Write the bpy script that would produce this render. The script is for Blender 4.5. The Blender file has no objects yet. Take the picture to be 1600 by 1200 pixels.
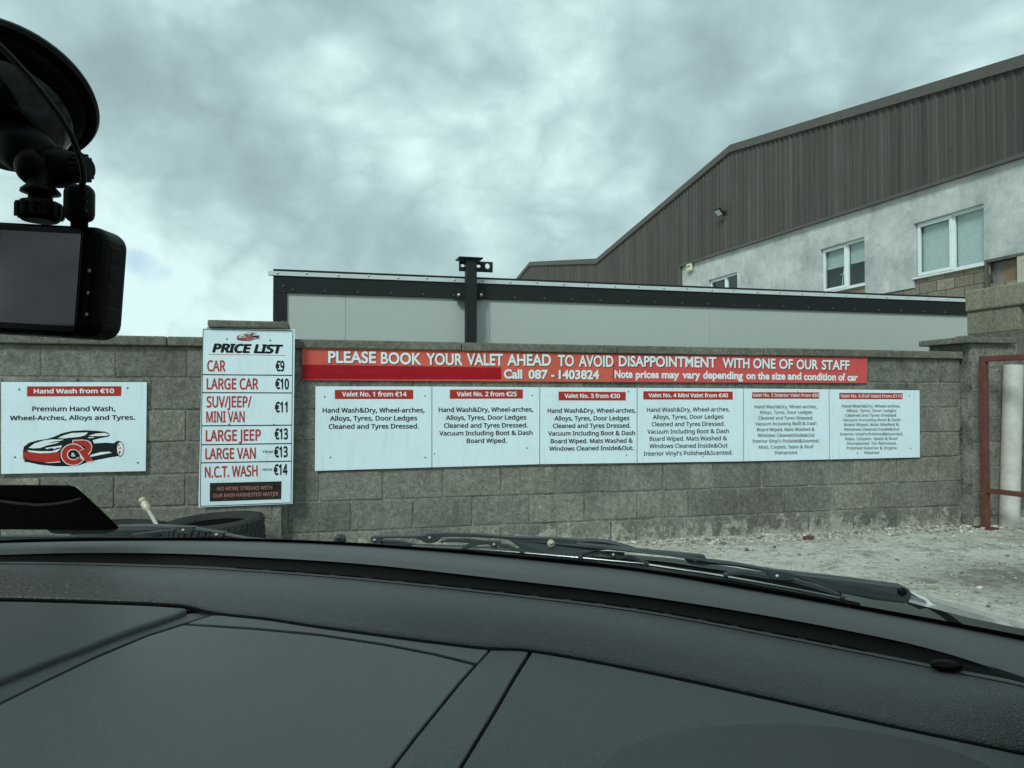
import bpy, bmesh, math, random, json
from mathutils import Vector, Matrix
random.seed(7)
V = Vector
SC = bpy.context.scene
COL = SC.collection

# ------------------------------------------------------------------ camera, sky, sun, exposure
CAM_Z = 1.13
PITCH = math.atan(24 / 1200)
cam_d = bpy.data.cameras.new('camera')
cam_d.sensor_width = 36
cam_d.lens = 27.0
cam_d.clip_start = 0.02
cam_d.clip_end = 3000
cam = bpy.data.objects.new('camera', cam_d)
COL.objects.link(cam)
cam.location = (0, 0, CAM_Z)
cam.rotation_euler = (math.pi / 2 + PITCH, 0, 0)
SC.camera = cam

SUN_EL, SUN_AZ = math.radians(39), math.radians(206)     # azimuth clockwise from +Y: behind the car, to the left
sun_d = bpy.data.lights.new('sun', 'SUN')
sun_d.energy = 1.5
sun_d.angle = math.radians(14)
sun_d.color = (1.0, 0.97, 0.92)
sun = bpy.data.objects.new('sun', sun_d)
COL.objects.link(sun)
sun.location = (-6, -8, 14)
sdir = V((math.sin(SUN_AZ) * math.cos(SUN_EL), math.cos(SUN_AZ) * math.cos(SUN_EL), math.sin(SUN_EL)))
sun.rotation_euler = sdir.to_track_quat('Z', 'Y').to_euler()

SC.view_settings.view_transform = 'Standard'
SC.view_settings.look = 'None'
SC.view_settings.exposure = 0.74
SC.view_settings.gamma = 1


class NT:
    """small helper around a node tree"""
    def __init__(s, nt):
        s.nt = nt
        nt.nodes.clear()

    def n(s, typ, ins=None, **kw):
        nd = s.nt.nodes.new(typ)
        for k, v in kw.items():
            setattr(nd, k, v)
        for k, v in (ins or {}).items():
            sock = nd.inputs[k]
            if isinstance(v, bpy.types.NodeSocket):
                s.nt.links.new(v, sock)
            else:
                if sock.type == 'RGBA' and len(v) == 3:
                    v = (*v, 1)
                sock.default_value = v
        return nd

    def math(s, op, a, b=0.0, c=None, clamp=False):
        ins = {0: a, 1: b}
        if c is not None:
            ins[2] = c
        return s.n('ShaderNodeMath', ins, operation=op, use_clamp=clamp).outputs[0]

    def vm(s, op, a, b):
        nd = s.n('ShaderNodeVectorMath', {0: a, 1: b}, operation=op)
        return nd.outputs['Value' if op in ('DOT_PRODUCT', 'LENGTH', 'DISTANCE') else 'Vector']

    def noise(s, vec, scale, detail=4, rough=.5, dist=0., col=False, lac=2.0):
        nd = s.n('ShaderNodeTexNoise', {'Vector': vec, 'Scale': scale, 'Detail': detail, 'Roughness': rough,
                                        'Distortion': dist, 'Lacunarity': lac})
        return nd.outputs['Color' if col else 0]

    def ramp(s, fac, stops, interp='LINEAR'):
        nd = s.n('ShaderNodeValToRGB', {0: fac})
        cr = nd.color_ramp
        cr.interpolation = interp
        while len(cr.elements) < len(stops):
            cr.elements.new(.5)
        for e, (p, c) in zip(cr.elements, stops):
            e.position = p
            e.color = (*c, 1) if len(c) == 3 else c
        return nd.outputs[0]

    def rng(s, v, a, b, c=0., d=1., smooth=False):
        nd = s.n('ShaderNodeMapRange', {0: v, 1: a, 2: b, 3: c, 4: d})
        nd.clamp = True
        if smooth:
            nd.interpolation_type = 'SMOOTHSTEP'
        return nd.outputs[0]

    def mix(s, f, a, b, mode='MIX'):
        return s.n('ShaderNodeMixRGB', {0: f, 1: a, 2: b}, blend_type=mode).outputs[0]


def make_world():
    w = bpy.data.worlds.new('World')
    SC.world = w
    w.use_nodes = True
    t = NT(w.node_tree)
    sky = t.n('ShaderNodeTexSky', sky_type='NISHITA', sun_disc=False, sun_elevation=SUN_EL, sun_rotation=SUN_AZ)
    d = t.n('ShaderNodeTexCoord').outputs['Generated']
    sp = t.n('ShaderNodeSeparateXYZ', {0: d})
    p = t.vm('MULTIPLY', d, (1.0, 1.0, 1.35))
    warp = t.noise(p, 4.0, 3, .5, col=True)
    pw = t.vm('ADD', p, t.vm('MULTIPLY', t.vm('SUBTRACT', warp, (.5, .5, .5)), (.07, .07, .07)))
    big = t.noise(pw, 3.2, 3, .5)
    mid = t.noise(pw, 7.5, 6, .5)
    puff = t.math('ABSOLUTE', t.math('SUBTRACT', t.noise(pw, 5.2, 6, .50), .5))
    puff2 = t.math('ABSOLUTE', t.math('SUBTRACT', t.noise(pw, 14.0, 5, .55), .5))
    val = t.math('ADD', t.math('MULTIPLY', big, .90), t.math('MULTIPLY', mid, .36))
    val = t.math('ADD', val, t.math('ADD', t.math('MULTIPLY', puff, .90), t.math('MULTIPLY', puff2, .22)))
    val = t.math('SUBTRACT', val, .180)
    # banks of thicker and thinner cloud where they hang in this sky
    def bank(px, py, k, amp):
        global_dir = ray(px, py).normalized()
        dp = t.vm('DOT_PRODUCT', d, tuple(global_dir))
        return t.math('MULTIPLY', t.math('EXPONENT', t.math('MULTIPLY', t.math('SUBTRACT', dp, 1.0), k)), amp)
    for px, py, k, amp in CLOUD_BANKS:
        val = t.math('ADD', val, bank(px, py, k, amp))
    col = t.ramp(val, [(.31, (2.15, 2.62, 2.76)), (.43, (2.60, 3.16, 3.30)), (.53, (3.15, 3.80, 3.94)), (.62, (4.0, 4.70, 4.82)), (.73, (5.2, 5.9, 6.0))])
    gap = t.noise(pw, 7.0, 5, .5)
    gap = t.math('ADD', gap, bank(243, 430, 1500.0, .30))
    gap = t.math('ADD', gap, bank(204, 402, 2500.0, .22))
    g = t.rng(gap, .74, .90, 0, .6, True)
    blue = t.mix(1.0, sky.outputs[0], (.62, .72, .80, 1), 'MULTIPLY')
    c = t.mix(t.math('MULTIPLY', g, .75), col, blue)
    bg = t.n('ShaderNodeBackground', {0: c, 1: 0.105})
    t.n('ShaderNodeOutputWorld', {0: bg.outputs[0]})


# ------------------------------------------------------------------ pixel rays of the photograph (1600 x 1200) -> real planes
CP, SP_ = math.cos(PITCH), math.sin(PITCH)
EYE = V((0, 0, CAM_Z))


def ray(px, py):
    x, u = (px - 800) / 1200, -(py - 600) / 1200
    return V((x, CP - u * SP_, SP_ + u * CP))


def hit(px, py, p0, n):
    r = ray(px, py)
    return EYE + r * ((p0 - EYE).dot(n) / r.dot(n))


def at_depth(px, py, y):
    r = ray(px, py)
    return EYE + r * (y / r.y)


CLOUD_BANKS = [(640, 230, 160, .13), (520, 130, 260, .08), (600, 420, 120, .06), (900, 25, 140, .15), (1080, 60, 200, .08), (300, 470, 120, .13), (230, 480, 300, .07),
               (600, 40, 220, -.09), (700, 95, 300, -.10), (840, 190, 300, -.07), (330, 350, 120, -.05), (540, 300, 200, -.02), (1000, 200, 120, -.06), (860, 340, 150, .08),
               (1240, 90, 120, -.04), (150, 230, 120, .04), (240, 60, 120, -.03), (430, 370, 250, -.05), (1450, 40, 100, .03), (330, 270, 200, .04)]
make_world()

TH = math.radians(14.5)
D = V((math.cos(TH), math.sin(TH), 0))        # along the wall, to the right
N = V((math.sin(TH), -math.cos(TH), 0))       # out of the wall, towards the car
E_ = -N                                        # away from the car
Z = V((0, 0, 1))
W0 = V((0, 5.92, 0))


def W(u, o, z):
    return W0 + D * u + N * o + Z * z


def wp(px, py, o=0.):
    return hit(px, py, W0 + N * o, N)


def uz(px, py, o=0.):
    p = wp(px, py, o) - W0
    return p.dot(D), p.z


FU = 10.9                                      # the warehouse stands across the end of the wall
F0 = W0 + D * FU
NF = -D


def F(s, o, z):
    return F0 + E_ * s + NF * o + Z * z


def fp(px, py, o=0.):
    return hit(px, py, F0 + NF * o, NF)


def sz(px, py, o=0.):
    p = fp(px, py, o) - F0
    return p.dot(E_), p.z


# ------------------------------------------------------------------ mesh helpers
def wloc(o):
    p = V((0, 0, 0))
    while o is not None:
        p += o.location
        o = o.parent
    return p


class MB:
    def __init__(s):
        s.v, s.f, s.attr = [], [], []

    def add(s, vs, fs, a=0.):
        b = len(s.v)
        s.v += [V(p) for p in vs]
        s.f += [tuple(b + i for i in f) for f in fs]
        s.attr += [a] * len(fs)
        return s

    def box(s, c, sx, sy, sz_, ax=None, a=0.):
        X, Y, Zz = ax or (V((1, 0, 0)), V((0, 1, 0)), Z)
        c = V(c)
        vs = [c + X * (i * sx / 2) + Y * (j * sy / 2) + Zz * (k * sz_ / 2) for i in (-1, 1) for j in (-1, 1) for k in (-1, 1)]
        return s.add(vs, [(0, 1, 3, 2), (4, 6, 7, 5), (0, 4, 5, 1), (2, 3, 7, 6), (0, 2, 6, 4), (1, 5, 7, 3)], a)

    def wbox(s, u0, u1, o0, o1, z0, z1, a=0.):
        return s.box(W((u0 + u1) / 2, (o0 + o1) / 2, (z0 + z1) / 2), u1 - u0, o1 - o0, z1 - z0, (D, N, Z), a)

    def fbox(s, s0, s1, o0, o1, z0, z1, a=0.):
        return s.box(F((s0 + s1) / 2, (o0 + o1) / 2, (z0 + z1) / 2), abs(s1 - s0), o1 - o0, z1 - z0, (E_, NF, Z), a)

    def prism(s, pts, off):
        n = len(pts)
        off = V(off)
        pts = [V(p) for p in pts]
        nn = V((0, 0, 0))
        for i in range(n):
            nn += pts[i].cross(pts[(i + 1) % n])
        if nn.dot(off) > 0:
            pts = pts[::-1]
        return s.add(pts + [p + off for p in pts],
                     [tuple(range(n)), tuple(range(2 * n - 1, n - 1, -1))] + [(i, i + n, (i + 1) % n + n, (i + 1) % n) for i in range(n)])

    def tube(s, path, r, n=10, cap=True):
        path = [V(p) for p in path]
        rs = r if isinstance(r, (list, tuple)) else [r] * len(path)
        prev = None
        vs, fs = [], []
        for i, p in enumerate(path):
            t = (path[min(i + 1, len(path) - 1)] - path[max(i - 1, 0)]).normalized()
            if prev is None:
                prev = t.orthogonal().normalized()
            b = t.cross(prev).normalized()
            prev = b.cross(t).normalized()
            vs += [p + (prev * math.cos(2 * math.pi * k / n) + b * math.sin(2 * math.pi * k / n)) * rs[i] for k in range(n)]
        for i in range(len(path) - 1):
            for k in range(n):
                fs.append((i * n + k, i * n + (k + 1) % n, (i + 1) * n + (k + 1) % n, (i + 1) * n + k))
        if cap:
            fs.append(tuple(range(n - 1, -1, -1)))
            fs.append(tuple((len(path) - 1) * n + k for k in range(n)))
        return s.add(vs, fs)

    def lathe(s, prof, c, axis=Z, n=32, close=False):
        axis = V(axis).normalized()
        x = axis.orthogonal().normalized()
        y = axis.cross(x)
        c = V(c)
        vs, fs = [], []
        for r, h in prof:
            vs += [c + axis * h + (x * math.cos(2 * math.pi * k / n) + y * math.sin(2 * math.pi * k / n)) * r for k in range(n)]
        m = len(prof)
        for i in range(m if close else m - 1):
            j = (i + 1) % m
            for k in range(n):
                fs.append((i * n + k, i * n + (k + 1) % n, j * n + (k + 1) % n, j * n + k))
        return s.add(vs, fs)

    def ell(s, c, rx, ry, rz, ax=None, n=20, m=10):
        X, Y, Zz = ax or (V((1, 0, 0)), V((0, 1, 0)), Z)
        c = V(c)
        vs = [c + Zz * rz]
        for i in range(1, m):
            t = math.pi * i / m
            vs += [c + (X * rx * math.cos(2 * math.pi * k / n) + Y * ry * math.sin(2 * math.pi * k / n)) * math.sin(t) + Zz * rz * math.cos(t) for k in range(n)]
        vs.append(c - Zz * rz)
        fs = [(0, 1 + k, 1 + (k + 1) % n) for k in range(n)]
        for i in range(m - 2):
            for k in range(n):
                a = 1 + i * n
                fs.append((a + k, a + n + k, a + n + (k + 1) % n, a + (k + 1) % n))
        a = 1 + (m - 2) * n
        fs += [(a + k, len(vs) - 1, a + (k + 1) % n) for k in range(n)]
        return s.add(vs, fs)

    def grid(s, rows):
        n = len(rows[0])
        vs = [p for r in rows for p in r]
        return s.add(vs, [(i * n + k, i * n + k + 1, (i + 1) * n + k + 1, (i + 1) * n + k) for i in range(len(rows) - 1) for k in range(n - 1)])

    def build(s, name, mat, parent=None, smooth=False, bevel=0., origin=None, uv=None, seg=2, subsurf=0, solid=0., attr=False, angle=35):
        me = bpy.data.meshes.new(name)
        org = wloc(parent) if parent else V(origin or (0, 0, 0))
        me.from_pydata([p - org for p in s.v], [], s.f)
        if uv:
            ul = me.uv_layers.new(name='UVMap')
            for li, l in enumerate(me.loops):
                ul.data[li].uv = uv(s.v[l.vertex_index])
        if attr:
            at = me.attributes.new('tint', 'FLOAT', 'FACE')
            for i, a in enumerate(s.attr):
                at.data[i].value = a
        me.materials.append(mat)
        me.update()
        bm = bmesh.new()
        bm.from_mesh(me)
        bmesh.ops.recalc_face_normals(bm, faces=bm.faces) if not getattr(s, 'keep', False) else None
        bm.to_mesh(me)
        bm.free()
        o = bpy.data.objects.new(name, me)
        COL.objects.link(o)
        if parent:
            o.parent = parent
        else:
            o.location = org
        if solid:
            m = o.modifiers.new('thick', 'SOLIDIFY')
            m.thickness = solid
            m.offset = -1
        if bevel:
            m = o.modifiers.new('bevel', 'BEVEL')
            m.width = bevel
            m.segments = seg
            m.limit_method = 'ANGLE'
            m.angle_limit = math.radians(angle)
        if subsurf:
            m = o.modifiers.new('sub', 'SUBSURF')
            m.levels = m.render_levels = subsurf
        if smooth or bevel:
            me.shade_smooth() if smooth else None
        return o


def auto_smooth(o, deg=40):
    me = o.data
    me.shade_smooth()
    bm = bmesh.new()
    bm.from_mesh(me)
    for e in bm.edges:
        if len(e.link_faces) == 2 and e.calc_face_angle(0) > math.radians(deg):
            e.smooth = False
    bm.to_mesh(me)
    bm.free()
    return o


def tag(o, label=None, cat=None, group=None, kind=None):
    if label: o['label'] = label
    if cat: o['category'] = cat
    if group: o['group'] = group
    if kind: o['kind'] = kind
    return o


def empty(name, loc, label, cat, group=None):
    o = bpy.data.objects.new(name, None)
    o.empty_display_size = .1
    COL.objects.link(o)
    o.location = loc
    return tag(o, label, cat, group)


def clone(src, parent, pos):
    o = src.copy()
    COL.objects.link(o)
    o.parent = parent
    o.location = V(pos) - wloc(parent)
    return o


def spline(pts, x):
    """cubic Hermite through (x, y) points, straight beyond the ends"""
    n = len(pts)
    sl = []
    for i in range(n):
        a, b = pts[max(0, i - 1)], pts[min(n - 1, i + 1)]
        sl.append((b[1] - a[1]) / (b[0] - a[0]))
    if x <= pts[0][0]: return pts[0][1] + sl[0] * (x - pts[0][0])
    if x >= pts[-1][0]: return pts[-1][1] + sl[-1] * (x - pts[-1][0])
    for i in range(n - 1):
        if x <= pts[i + 1][0]:
            h = pts[i + 1][0] - pts[i][0]
            t = (x - pts[i][0]) / h
            return ((2*t**3 - 3*t*t + 1) * pts[i][1] + (t**3 - 2*t*t + t) * h * sl[i] + (-2*t**3 + 3*t*t) * pts[i+1][1] + (t**3 - t*t) * h * sl[i+1])


# ------------------------------------------------------------------ materials
def pm(name, col, rough=.6, metal=0., spec=.5, build=None, coat=0.):
    m = bpy.data.materials.new(name)
    m.use_nodes = True
    t = NT(m.node_tree)
    b = t.n('ShaderNodeBsdfPrincipled', {'Base Color': col, 'Roughness': rough, 'Metallic': metal, 'Specular IOR Level': spec, 'Coat Weight': coat})
    t.n('ShaderNodeOutputMaterial', {0: b.outputs[0]})
    if build: build(t, b)
    return m


def lk(t, a, b):
    t.nt.links.new(a, b)


def bump(t, b, h, strength=.3, dist=.01):
    bp = t.n('ShaderNodeBump', {'Height': h, 'Strength': strength, 'Distance': dist})
    lk(t, bp.outputs[0], b.inputs['Normal'])


def tc(t, k='Object'):
    return t.n('ShaderNodeTexCoord').outputs[k]


def speck(name, c0, c1, scale=8, rough=.7, bs=0., fine=120, spec=.5, amt=.35, metal=0.):
    """a colour with broad mottling and fine specks"""
    def bl(t, b):
        p = tc(t)
        n1 = t.noise(p, scale, 5, .6)
        n2 = t.noise(p, fine, 3, .6)
        f = t.math('ADD', t.math('MULTIPLY', n1, 1 - amt), t.math('MULTIPLY', n2, amt))
        lk(t, t.ramp(f, [(.35, c0), (.65, c1)]), b.inputs['Base Color'])
        lk(t, t.rng(n1, .3, .7, max(rough - .08, .05), min(rough + .1, 1)), b.inputs['Roughness'])
        if bs: bump(t, b, n2, bs, .004)
    return pm(name, c0, rough, metal, spec, bl)


def m_block(base=(.166, .166, .147), dark=(.072, .072, .063), pale=(.32, .318, .288), splash=True):
    def bl(t, b):
        p = tc(t, 'Object')
        at = t.n('ShaderNodeAttribute', attribute_name='tint', attribute_type='GEOMETRY').outputs['Fac']
        n1 = t.noise(p, 2.2, 6, .65)
        n2 = t.noise(p, 30, 6, .78)
        n3 = t.noise(p, 120, 2, .6)
        vor = t.n('ShaderNodeTexVoronoi', {'Vector': p, 'Scale': 62.0}).outputs['Distance']
        f = t.math('ADD', t.math('MULTIPLY', n1, .28), t.math('ADD', t.math('MULTIPLY', n2, .50), t.math('MULTIPLY', n3, .22)))
        c = t.ramp(f, [(.35, dark), (.49, base), (.65, pale)])
        c = t.mix(1.0, c, t.ramp(at, [(0, (.74, .75, .74)), (.5, (1, .99, .96)), (1, (1.24, 1.21, 1.12))]), 'MULTIPLY')
        # rain streaks: noise drawn out downwards
        st = t.noise(t.vm('MULTIPLY', p, (5, 5, .7)), 2.0, 6, .65)
        c = t.mix(t.rng(st, .52, .72, 0, .5), c, (.075, .078, .066), 'MIX')
        pits = t.rng(vor, .08, .20, 0, 1)
        c = t.mix(t.math('MULTIPLY', t.math('SUBTRACT', 1.0, pits), .6), c, (.035, .035, .03), 'MIX')
        if splash:
            z = t.n('ShaderNodeSeparateXYZ', {0: t.n('ShaderNodeNewGeometry').outputs['Position']}).outputs[2]
            k = t.math('ADD', t.noise(p, 7.5, 9, .74), t.math('MULTIPLY', z, -1.05))
            c = t.mix(t.rng(k, .40, .52, 0, .62), c, (.46, .45, .39), 'MIX')
            lf = t.noise(p, 5.5, 8, .76)
            c = t.mix(t.rng(lf, .60, .74, 0, .45), c, (.36, .36, .32), 'MIX')
            drip = t.noise(t.vm('MULTIPLY', p, (14, 14, 1.6)), 1.0, 6, .7)
            c = t.mix(t.rng(drip, .66, .76, 0, .5), c, (.40, .40, .36), 'MIX')
            top = t.math('ADD', t.noise(p, 7, 5, .7), t.math('MULTIPLY', z, .22))
            c = t.mix(t.rng(top, .78, .95, 0, .55), c, (.06, .062, .05), 'MIX')
        else:
            w = t.noise(p, 42, 3, .7)
            c = t.mix(t.rng(w, .66, .72, 0, .7), c, (.55, .55, .52), 'MIX')
        lk(t, c, b.inputs['Base Color'])
        h = t.math('ADD', t.math('MULTIPLY', n2, .8), t.math('ADD', t.math('MULTIPLY', n3, .3), t.math('MULTIPLY', pits, .5)))
        bump(t, b, h, .8, .007)
    return pm('concrete_block', base, .93, spec=.2, build=bl)


def m_sign(name='sign_white', col=(.655, .785, .855)):
    def bl(t, b):
        p = tc(t)
        n = t.noise(p, 3.5, 6, .65)
        s = t.noise(t.vm('MULTIPLY', p, (9, 9, 1.2)), 3, 5, .6)
        sp = t.noise(p, 60, 2, .5)
        c = t.mix(t.rng(n, .45, .75, 0, .26), col, (.46, .49, .47))
        c = t.mix(t.rng(s, .54, .78, 0, .32), c, (.42, .43, .39))
        c = t.mix(t.rng(sp, .70, .76, 0, .30), c, (.35, .34, .30))
        lk(t, c, b.inputs['Base Color'])
        bump(t, b, t.noise(p, 1.8, 2, .5), .06, .05)
    return pm(name, col, .42, spec=.4, build=bl)


def m_paint(name, c, c2=None, rough=.5, scale=4, wear=.0, bs=0., spec=.5):
    c2 = c2 or tuple(x * .72 for x in c)
    def bl(t, b):
        p = tc(t)
        n = t.noise(p, scale, 6, .65)
        cc = t.mix(t.rng(n, .35, .72), c, c2)
        if wear:
            w = t.noise(p, scale * 9, 5, .7)
            cc = t.mix(t.rng(w, .60, .68, 0, wear), cc, tuple(min(1, x * .35 + .03) for x in c))
        lk(t, cc, b.inputs['Base Color'])
        lk(t, t.rng(n, .3, .7, rough - .1, rough + .12), b.inputs['Roughness'])
        if bs: bump(t, b, t.noise(p, 240, 2, .6), bs, .002)
    return pm(name, c, rough, spec=spec, build=bl)


def m_render():
    def bl(t, b):
        p = tc(t, 'UV')
        w = t.vm('ADD', p, t.vm('MULTIPLY', t.noise(p, 2.2, 4, .6, col=True), (.5, .5, 0)))
        n1 = t.noise(w, 1.3, 8, .68)
        n2 = t.noise(w, 5.5, 8, .72, dist=.6)
        st = t.noise(t.vm('MULTIPLY', w, (3.0, .55, 1)), 1.6, 7, .66)
        cr = t.n('ShaderNodeTexVoronoi', {'Vector': w, 'Scale': 3.2}, feature='DISTANCE_TO_EDGE').outputs[0]
        c = t.ramp(n1, [(.33, (.35, .37, .365)), (.48, (.47, .495, .485)), (.63, (.58, .605, .595))])
        c = t.mix(t.rng(n2, .50, .66, 0, .26), c, (.25, .265, .26))
        c = t.mix(t.rng(st, .50, .72, 0, .34), c, (.26, .27, .26))
        c = t.mix(t.rng(cr, .0, .03, .16, 0), c, (.17, .18, .17))
        lk(t, c, b.inputs['Base Color'])
        bump(t, b, t.noise(p, 26, 5, .65), .4, .01)
    return pm('stained_render', (.45, .47, .46), .9, spec=.2, build=bl)


def m_clad():
    def bl(t, b):
        p = tc(t, 'UV')
        st = t.noise(t.vm('MULTIPLY', p, (2.6, .10, 1)), 1.0, 6, .65)
        st2 = t.noise(t.vm('MULTIPLY', p, (9, .22, 1)), 1.0, 5, .6)
        n = t.noise(p, 1.4, 6, .65)
        c = t.ramp(st, [(.36, (.049, .044, .038)), (.5, (.067, .061, .053)), (.64, (.088, .081, .071))])
        c = t.mix(t.rng(n, .45, .7, 0, .4), c, (.07, .064, .055))
        c = t.mix(t.rng(st2, .60, .74, 0, .35), c, (.16, .15, .13))
        k = t.noise(p, 5.0, 3, .5)
        c = t.mix(t.rng(k, .715, .73, 0, .75), c, (.02, .02, .018))
        lk(t, c, b.inputs['Base Color'])
        lk(t, t.rng(n, .3, .7, .5, .72), b.inputs['Roughness'])
    return pm('brown_cladding', (.09, .08, .07), .6, spec=.35, build=bl)


def m_stone():
    def bl(t, b):
        p = tc(t, 'UV')
        wv = t.vm('ADD', p, t.vm('MULTIPLY', t.noise(p, 3, 3, .5, col=True), (.03, .03, 0)))
        br = t.n('ShaderNodeTexBrick', {'Vector': wv, 'Scale': 1.0, 'Mortar Size': .008, 'Brick Width': .46, 'Row Height': .225,
                                        'Color1': (.30, .265, .205, 1), 'Color2': (.18, .165, .13, 1), 'Mortar': (.045, .042, .035, 1), 'Mortar Smooth': .2, 'Bias': -.1})
        n = t.noise(p, 12, 6, .7)
        c = t.mix(t.rng(n, .42, .72, 0, .7), br.outputs[0], (.10, .09, .072))
        c = t.mix(t.rng(t.noise(p, 8, 6, .75), .66, .72, 0, .7), c, (.42, .40, .34))
        lk(t, c, b.inputs['Base Color'])
        bump(t, b, t.math('ADD', t.math('MULTIPLY', br.outputs['Fac'], -.6), t.math('MULTIPLY', n, .6)), .7, .02)
    return pm('stone_block', (.2, .18, .14), .92, spec=.2, build=bl)


def m_ground():
    def bl(t, b):
        p = tc(t)
        sx = t.n('ShaderNodeSeparateXYZ', {0: p})
        big = t.noise(p, .75, 6, .62, dist=.5)
        mid = t.noise(p, 4.0, 8, .70, dist=.4)
        fine = t.noise(p, 19, 7, .82)
        grit = t.noise(p, 95, 3, .65)
        f = t.math('ADD', t.math('MULTIPLY', mid, .38), t.math('ADD', t.math('MULTIPLY', fine, .44), t.math('MULTIPLY', grit, .18)))
        c = t.ramp(f, [(.36, (.09, .085, .07)), (.435, (.29, .285, .24)), (.50, (.56, .555, .485)), (.62, (.80, .79, .72))])
        dk = t.math('ADD', big, t.math('MULTIPLY', mid, .30))
        c = t.mix(t.rng(dk, .70, .86, 0, .62), c, (.13, .115, .088))
        # worn dark oily patch near the gate, drifts of pale grit
        dx = t.vm('DISTANCE', t.vm('MULTIPLY', p, (.8, 1.3, 0)), (3.45 * .8, 4.80 * 1.3, 0))
        k = t.math('ADD', t.math('MULTIPLY', t.math('SUBTRACT', .95, dx), .75), t.math('MULTIPLY', t.math('SUBTRACT', mid, .5), 2.4))
        c = t.mix(t.rng(k, .04, .52, 0, .76), c, (.085, .074, .06))
        lk(t, c, b.inputs['Base Color'])
        bump(t, b, t.math('ADD', t.math('MULTIPLY', fine, .8), t.math('MULTIPLY', grit, .4)), .8, .035)
    return pm('gritty_concrete', (.4, .4, .34), .95, spec=.15, build=bl)


def m_dash(name, c=(.070, .072, .072), rough=.44, grain=1.0, gs=420., spec=.62):
    def bl(t, b):
        p = tc(t)
        v = t.n('ShaderNodeTexVoronoi', {'Vector': t.vm('ADD', p, t.vm('MULTIPLY', t.noise(p, 160, 2, .5, col=True), (.003, .003, .003))), 'Scale': gs}, feature='DISTANCE_TO_EDGE').outputs[0]
        n = t.noise(p, 260, 4, .6)
        n2 = t.noise(p, 5, 4, .55)
        h = t.math('ADD', t.rng(v, 0, .16), t.math('MULTIPLY', n, .7))
        dust = t.noise(p, 900, 2, .6)
        cc = t.mix(t.rng(n2, .3, .7, 0, .28), c, tuple(x * 1.45 for x in c))
        cc = t.mix(t.rng(dust, .72, .80, 0, .35), cc, (.22, .22, .21))
        lk(t, cc, b.inputs['Base Color'])
        lk(t, t.rng(n2, .3, .7, rough - .05, rough + .07), b.inputs['Roughness'])
        bump(t, b, h, .22 * grain, .0012)
    return pm(name, c, rough, spec=spec, build=bl)


def m_glass(name, tint=(.80, .93, .905), refl=1.0, rough=.0):
    m = bpy.data.materials.new(name)
    m.use_nodes = True
    t = NT(m.node_tree)
    tr = t.n('ShaderNodeBsdfTransparent', {0: tint})
    gl = t.n('ShaderNodeBsdfGlossy', {0: (.9, .95, .95), 'Roughness': rough})
    ge = t.n('ShaderNodeNewGeometry')
    cs = t.math('ABSOLUTE', t.vm('DOT_PRODUCT', ge.outputs['Normal'], ge.outputs['Incoming']))
    k = t.math('POWER', t.math('SUBTRACT', 1.0, cs, clamp=True), 5.0)
    f = t.math('MULTIPLY', t.math('ADD', t.math('MULTIPLY', k, .96), .04), refl)
    mx = t.n('ShaderNodeMixShader', {0: f, 1: tr.outputs[0], 2: gl.outputs[0]})
    t.n('ShaderNodeOutputMaterial', {0: mx.outputs[0]})
    return m


M = {}
M['block'] = m_block()
M['coping'] = m_block((.125, .124, .105), (.052, .054, .044), (.24, .24, .21), splash=False)
M['mortar'] = speck('mortar', (.06, .06, .052), (.30, .295, .265), 5, .95, .5, 40, .2)
M['sign'] = m_sign()
M['sign_edge'] = m_paint('board_edge', (.6, .6, .58))
M['red'] = m_paint('sign_red', (.42, .034, .026), (.37, .030, .023), .6, 6, spec=.12)
M['banner_orange'] = m_paint('banner_coral', (.60, .115, .080), (.52, .092, .066), .6, 2.2, .35, spec=.12)
M['banner_pink'] = m_paint('banner_faded_red', (.58, .090, .088), (.52, .076, .074), .6, 2.2, .3, spec=.12)
M['banner_deep'] = m_paint('banner_deep_red', (.36, .009, .018), (.28, .007, .015), .45, 5, spec=.10)
M['price_red'] = m_paint('price_red', (.43, .055, .046), (.37, .045, .04), .6, 10, spec=.1)
M['ink'] = m_paint('black_ink', (.010, .014, .017), (.016, .020, .022), .7, 10, spec=.06)
M['black_panel'] = m_paint('black_panel', (.020, .015, .014), (.032, .024, .022), .6, 8, spec=.1)
M['brown_ink'] = m_paint('rust_ink', (.42, .19, .15), (.36, .16, .125), .5, 10)
M['white_ink'] = m_paint('white_vinyl', (.72, .80, .82), (.66, .73, .75), .45, 12)
M['pink_ink'] = m_paint('pale_outline', (.78, .62, .58), (.7, .58, .55), .45, 12)
M['screw'] = m_paint('screw_steel', (.08, .085, .09), (.14, .10, .08), .5, 40)
M['bolt'] = pm('bolt_zinc', (.55, .56, .56), .38, .8)
M['black_steel'] = m_paint('black_steel', (.017, .021, .021), (.020, .024, .024), .55, 5, .12, spec=.12)
M['trim'] = m_paint('white_trim', (.55, .62, .635), (.48, .54, .55), .4, 5)
M['panel'] = m_paint('grey_green_panel', (.425, .465, .445), (.395, .435, .415), .42, .9)
M['clad'] = m_clad()
M['flash'] = speck('brown_flashing', (.07, .063, .055), (.10, .092, .08), 2.5, .6, 0, 30)
M['render'] = m_render()
M['stone'] = m_stone()
M['upvc'] = m_paint('white_upvc', (.74, .80, .81), (.68, .74, .75), .3, 6)
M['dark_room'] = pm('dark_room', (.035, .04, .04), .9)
M['blind'] = m_paint('blind_slats', (.80, .84, .84), (.70, .74, .74), .5, 8)
M['winglass'] = m_glass('window_glass', (.90, .95, .94), 1.2)
M['rust_sheet'] = None
M['red_steel'] = m_paint('red_oxide_paint', (.150, .050, .040), (.075, .034, .028), .6, 9, .7, .3, spec=.25)
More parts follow.
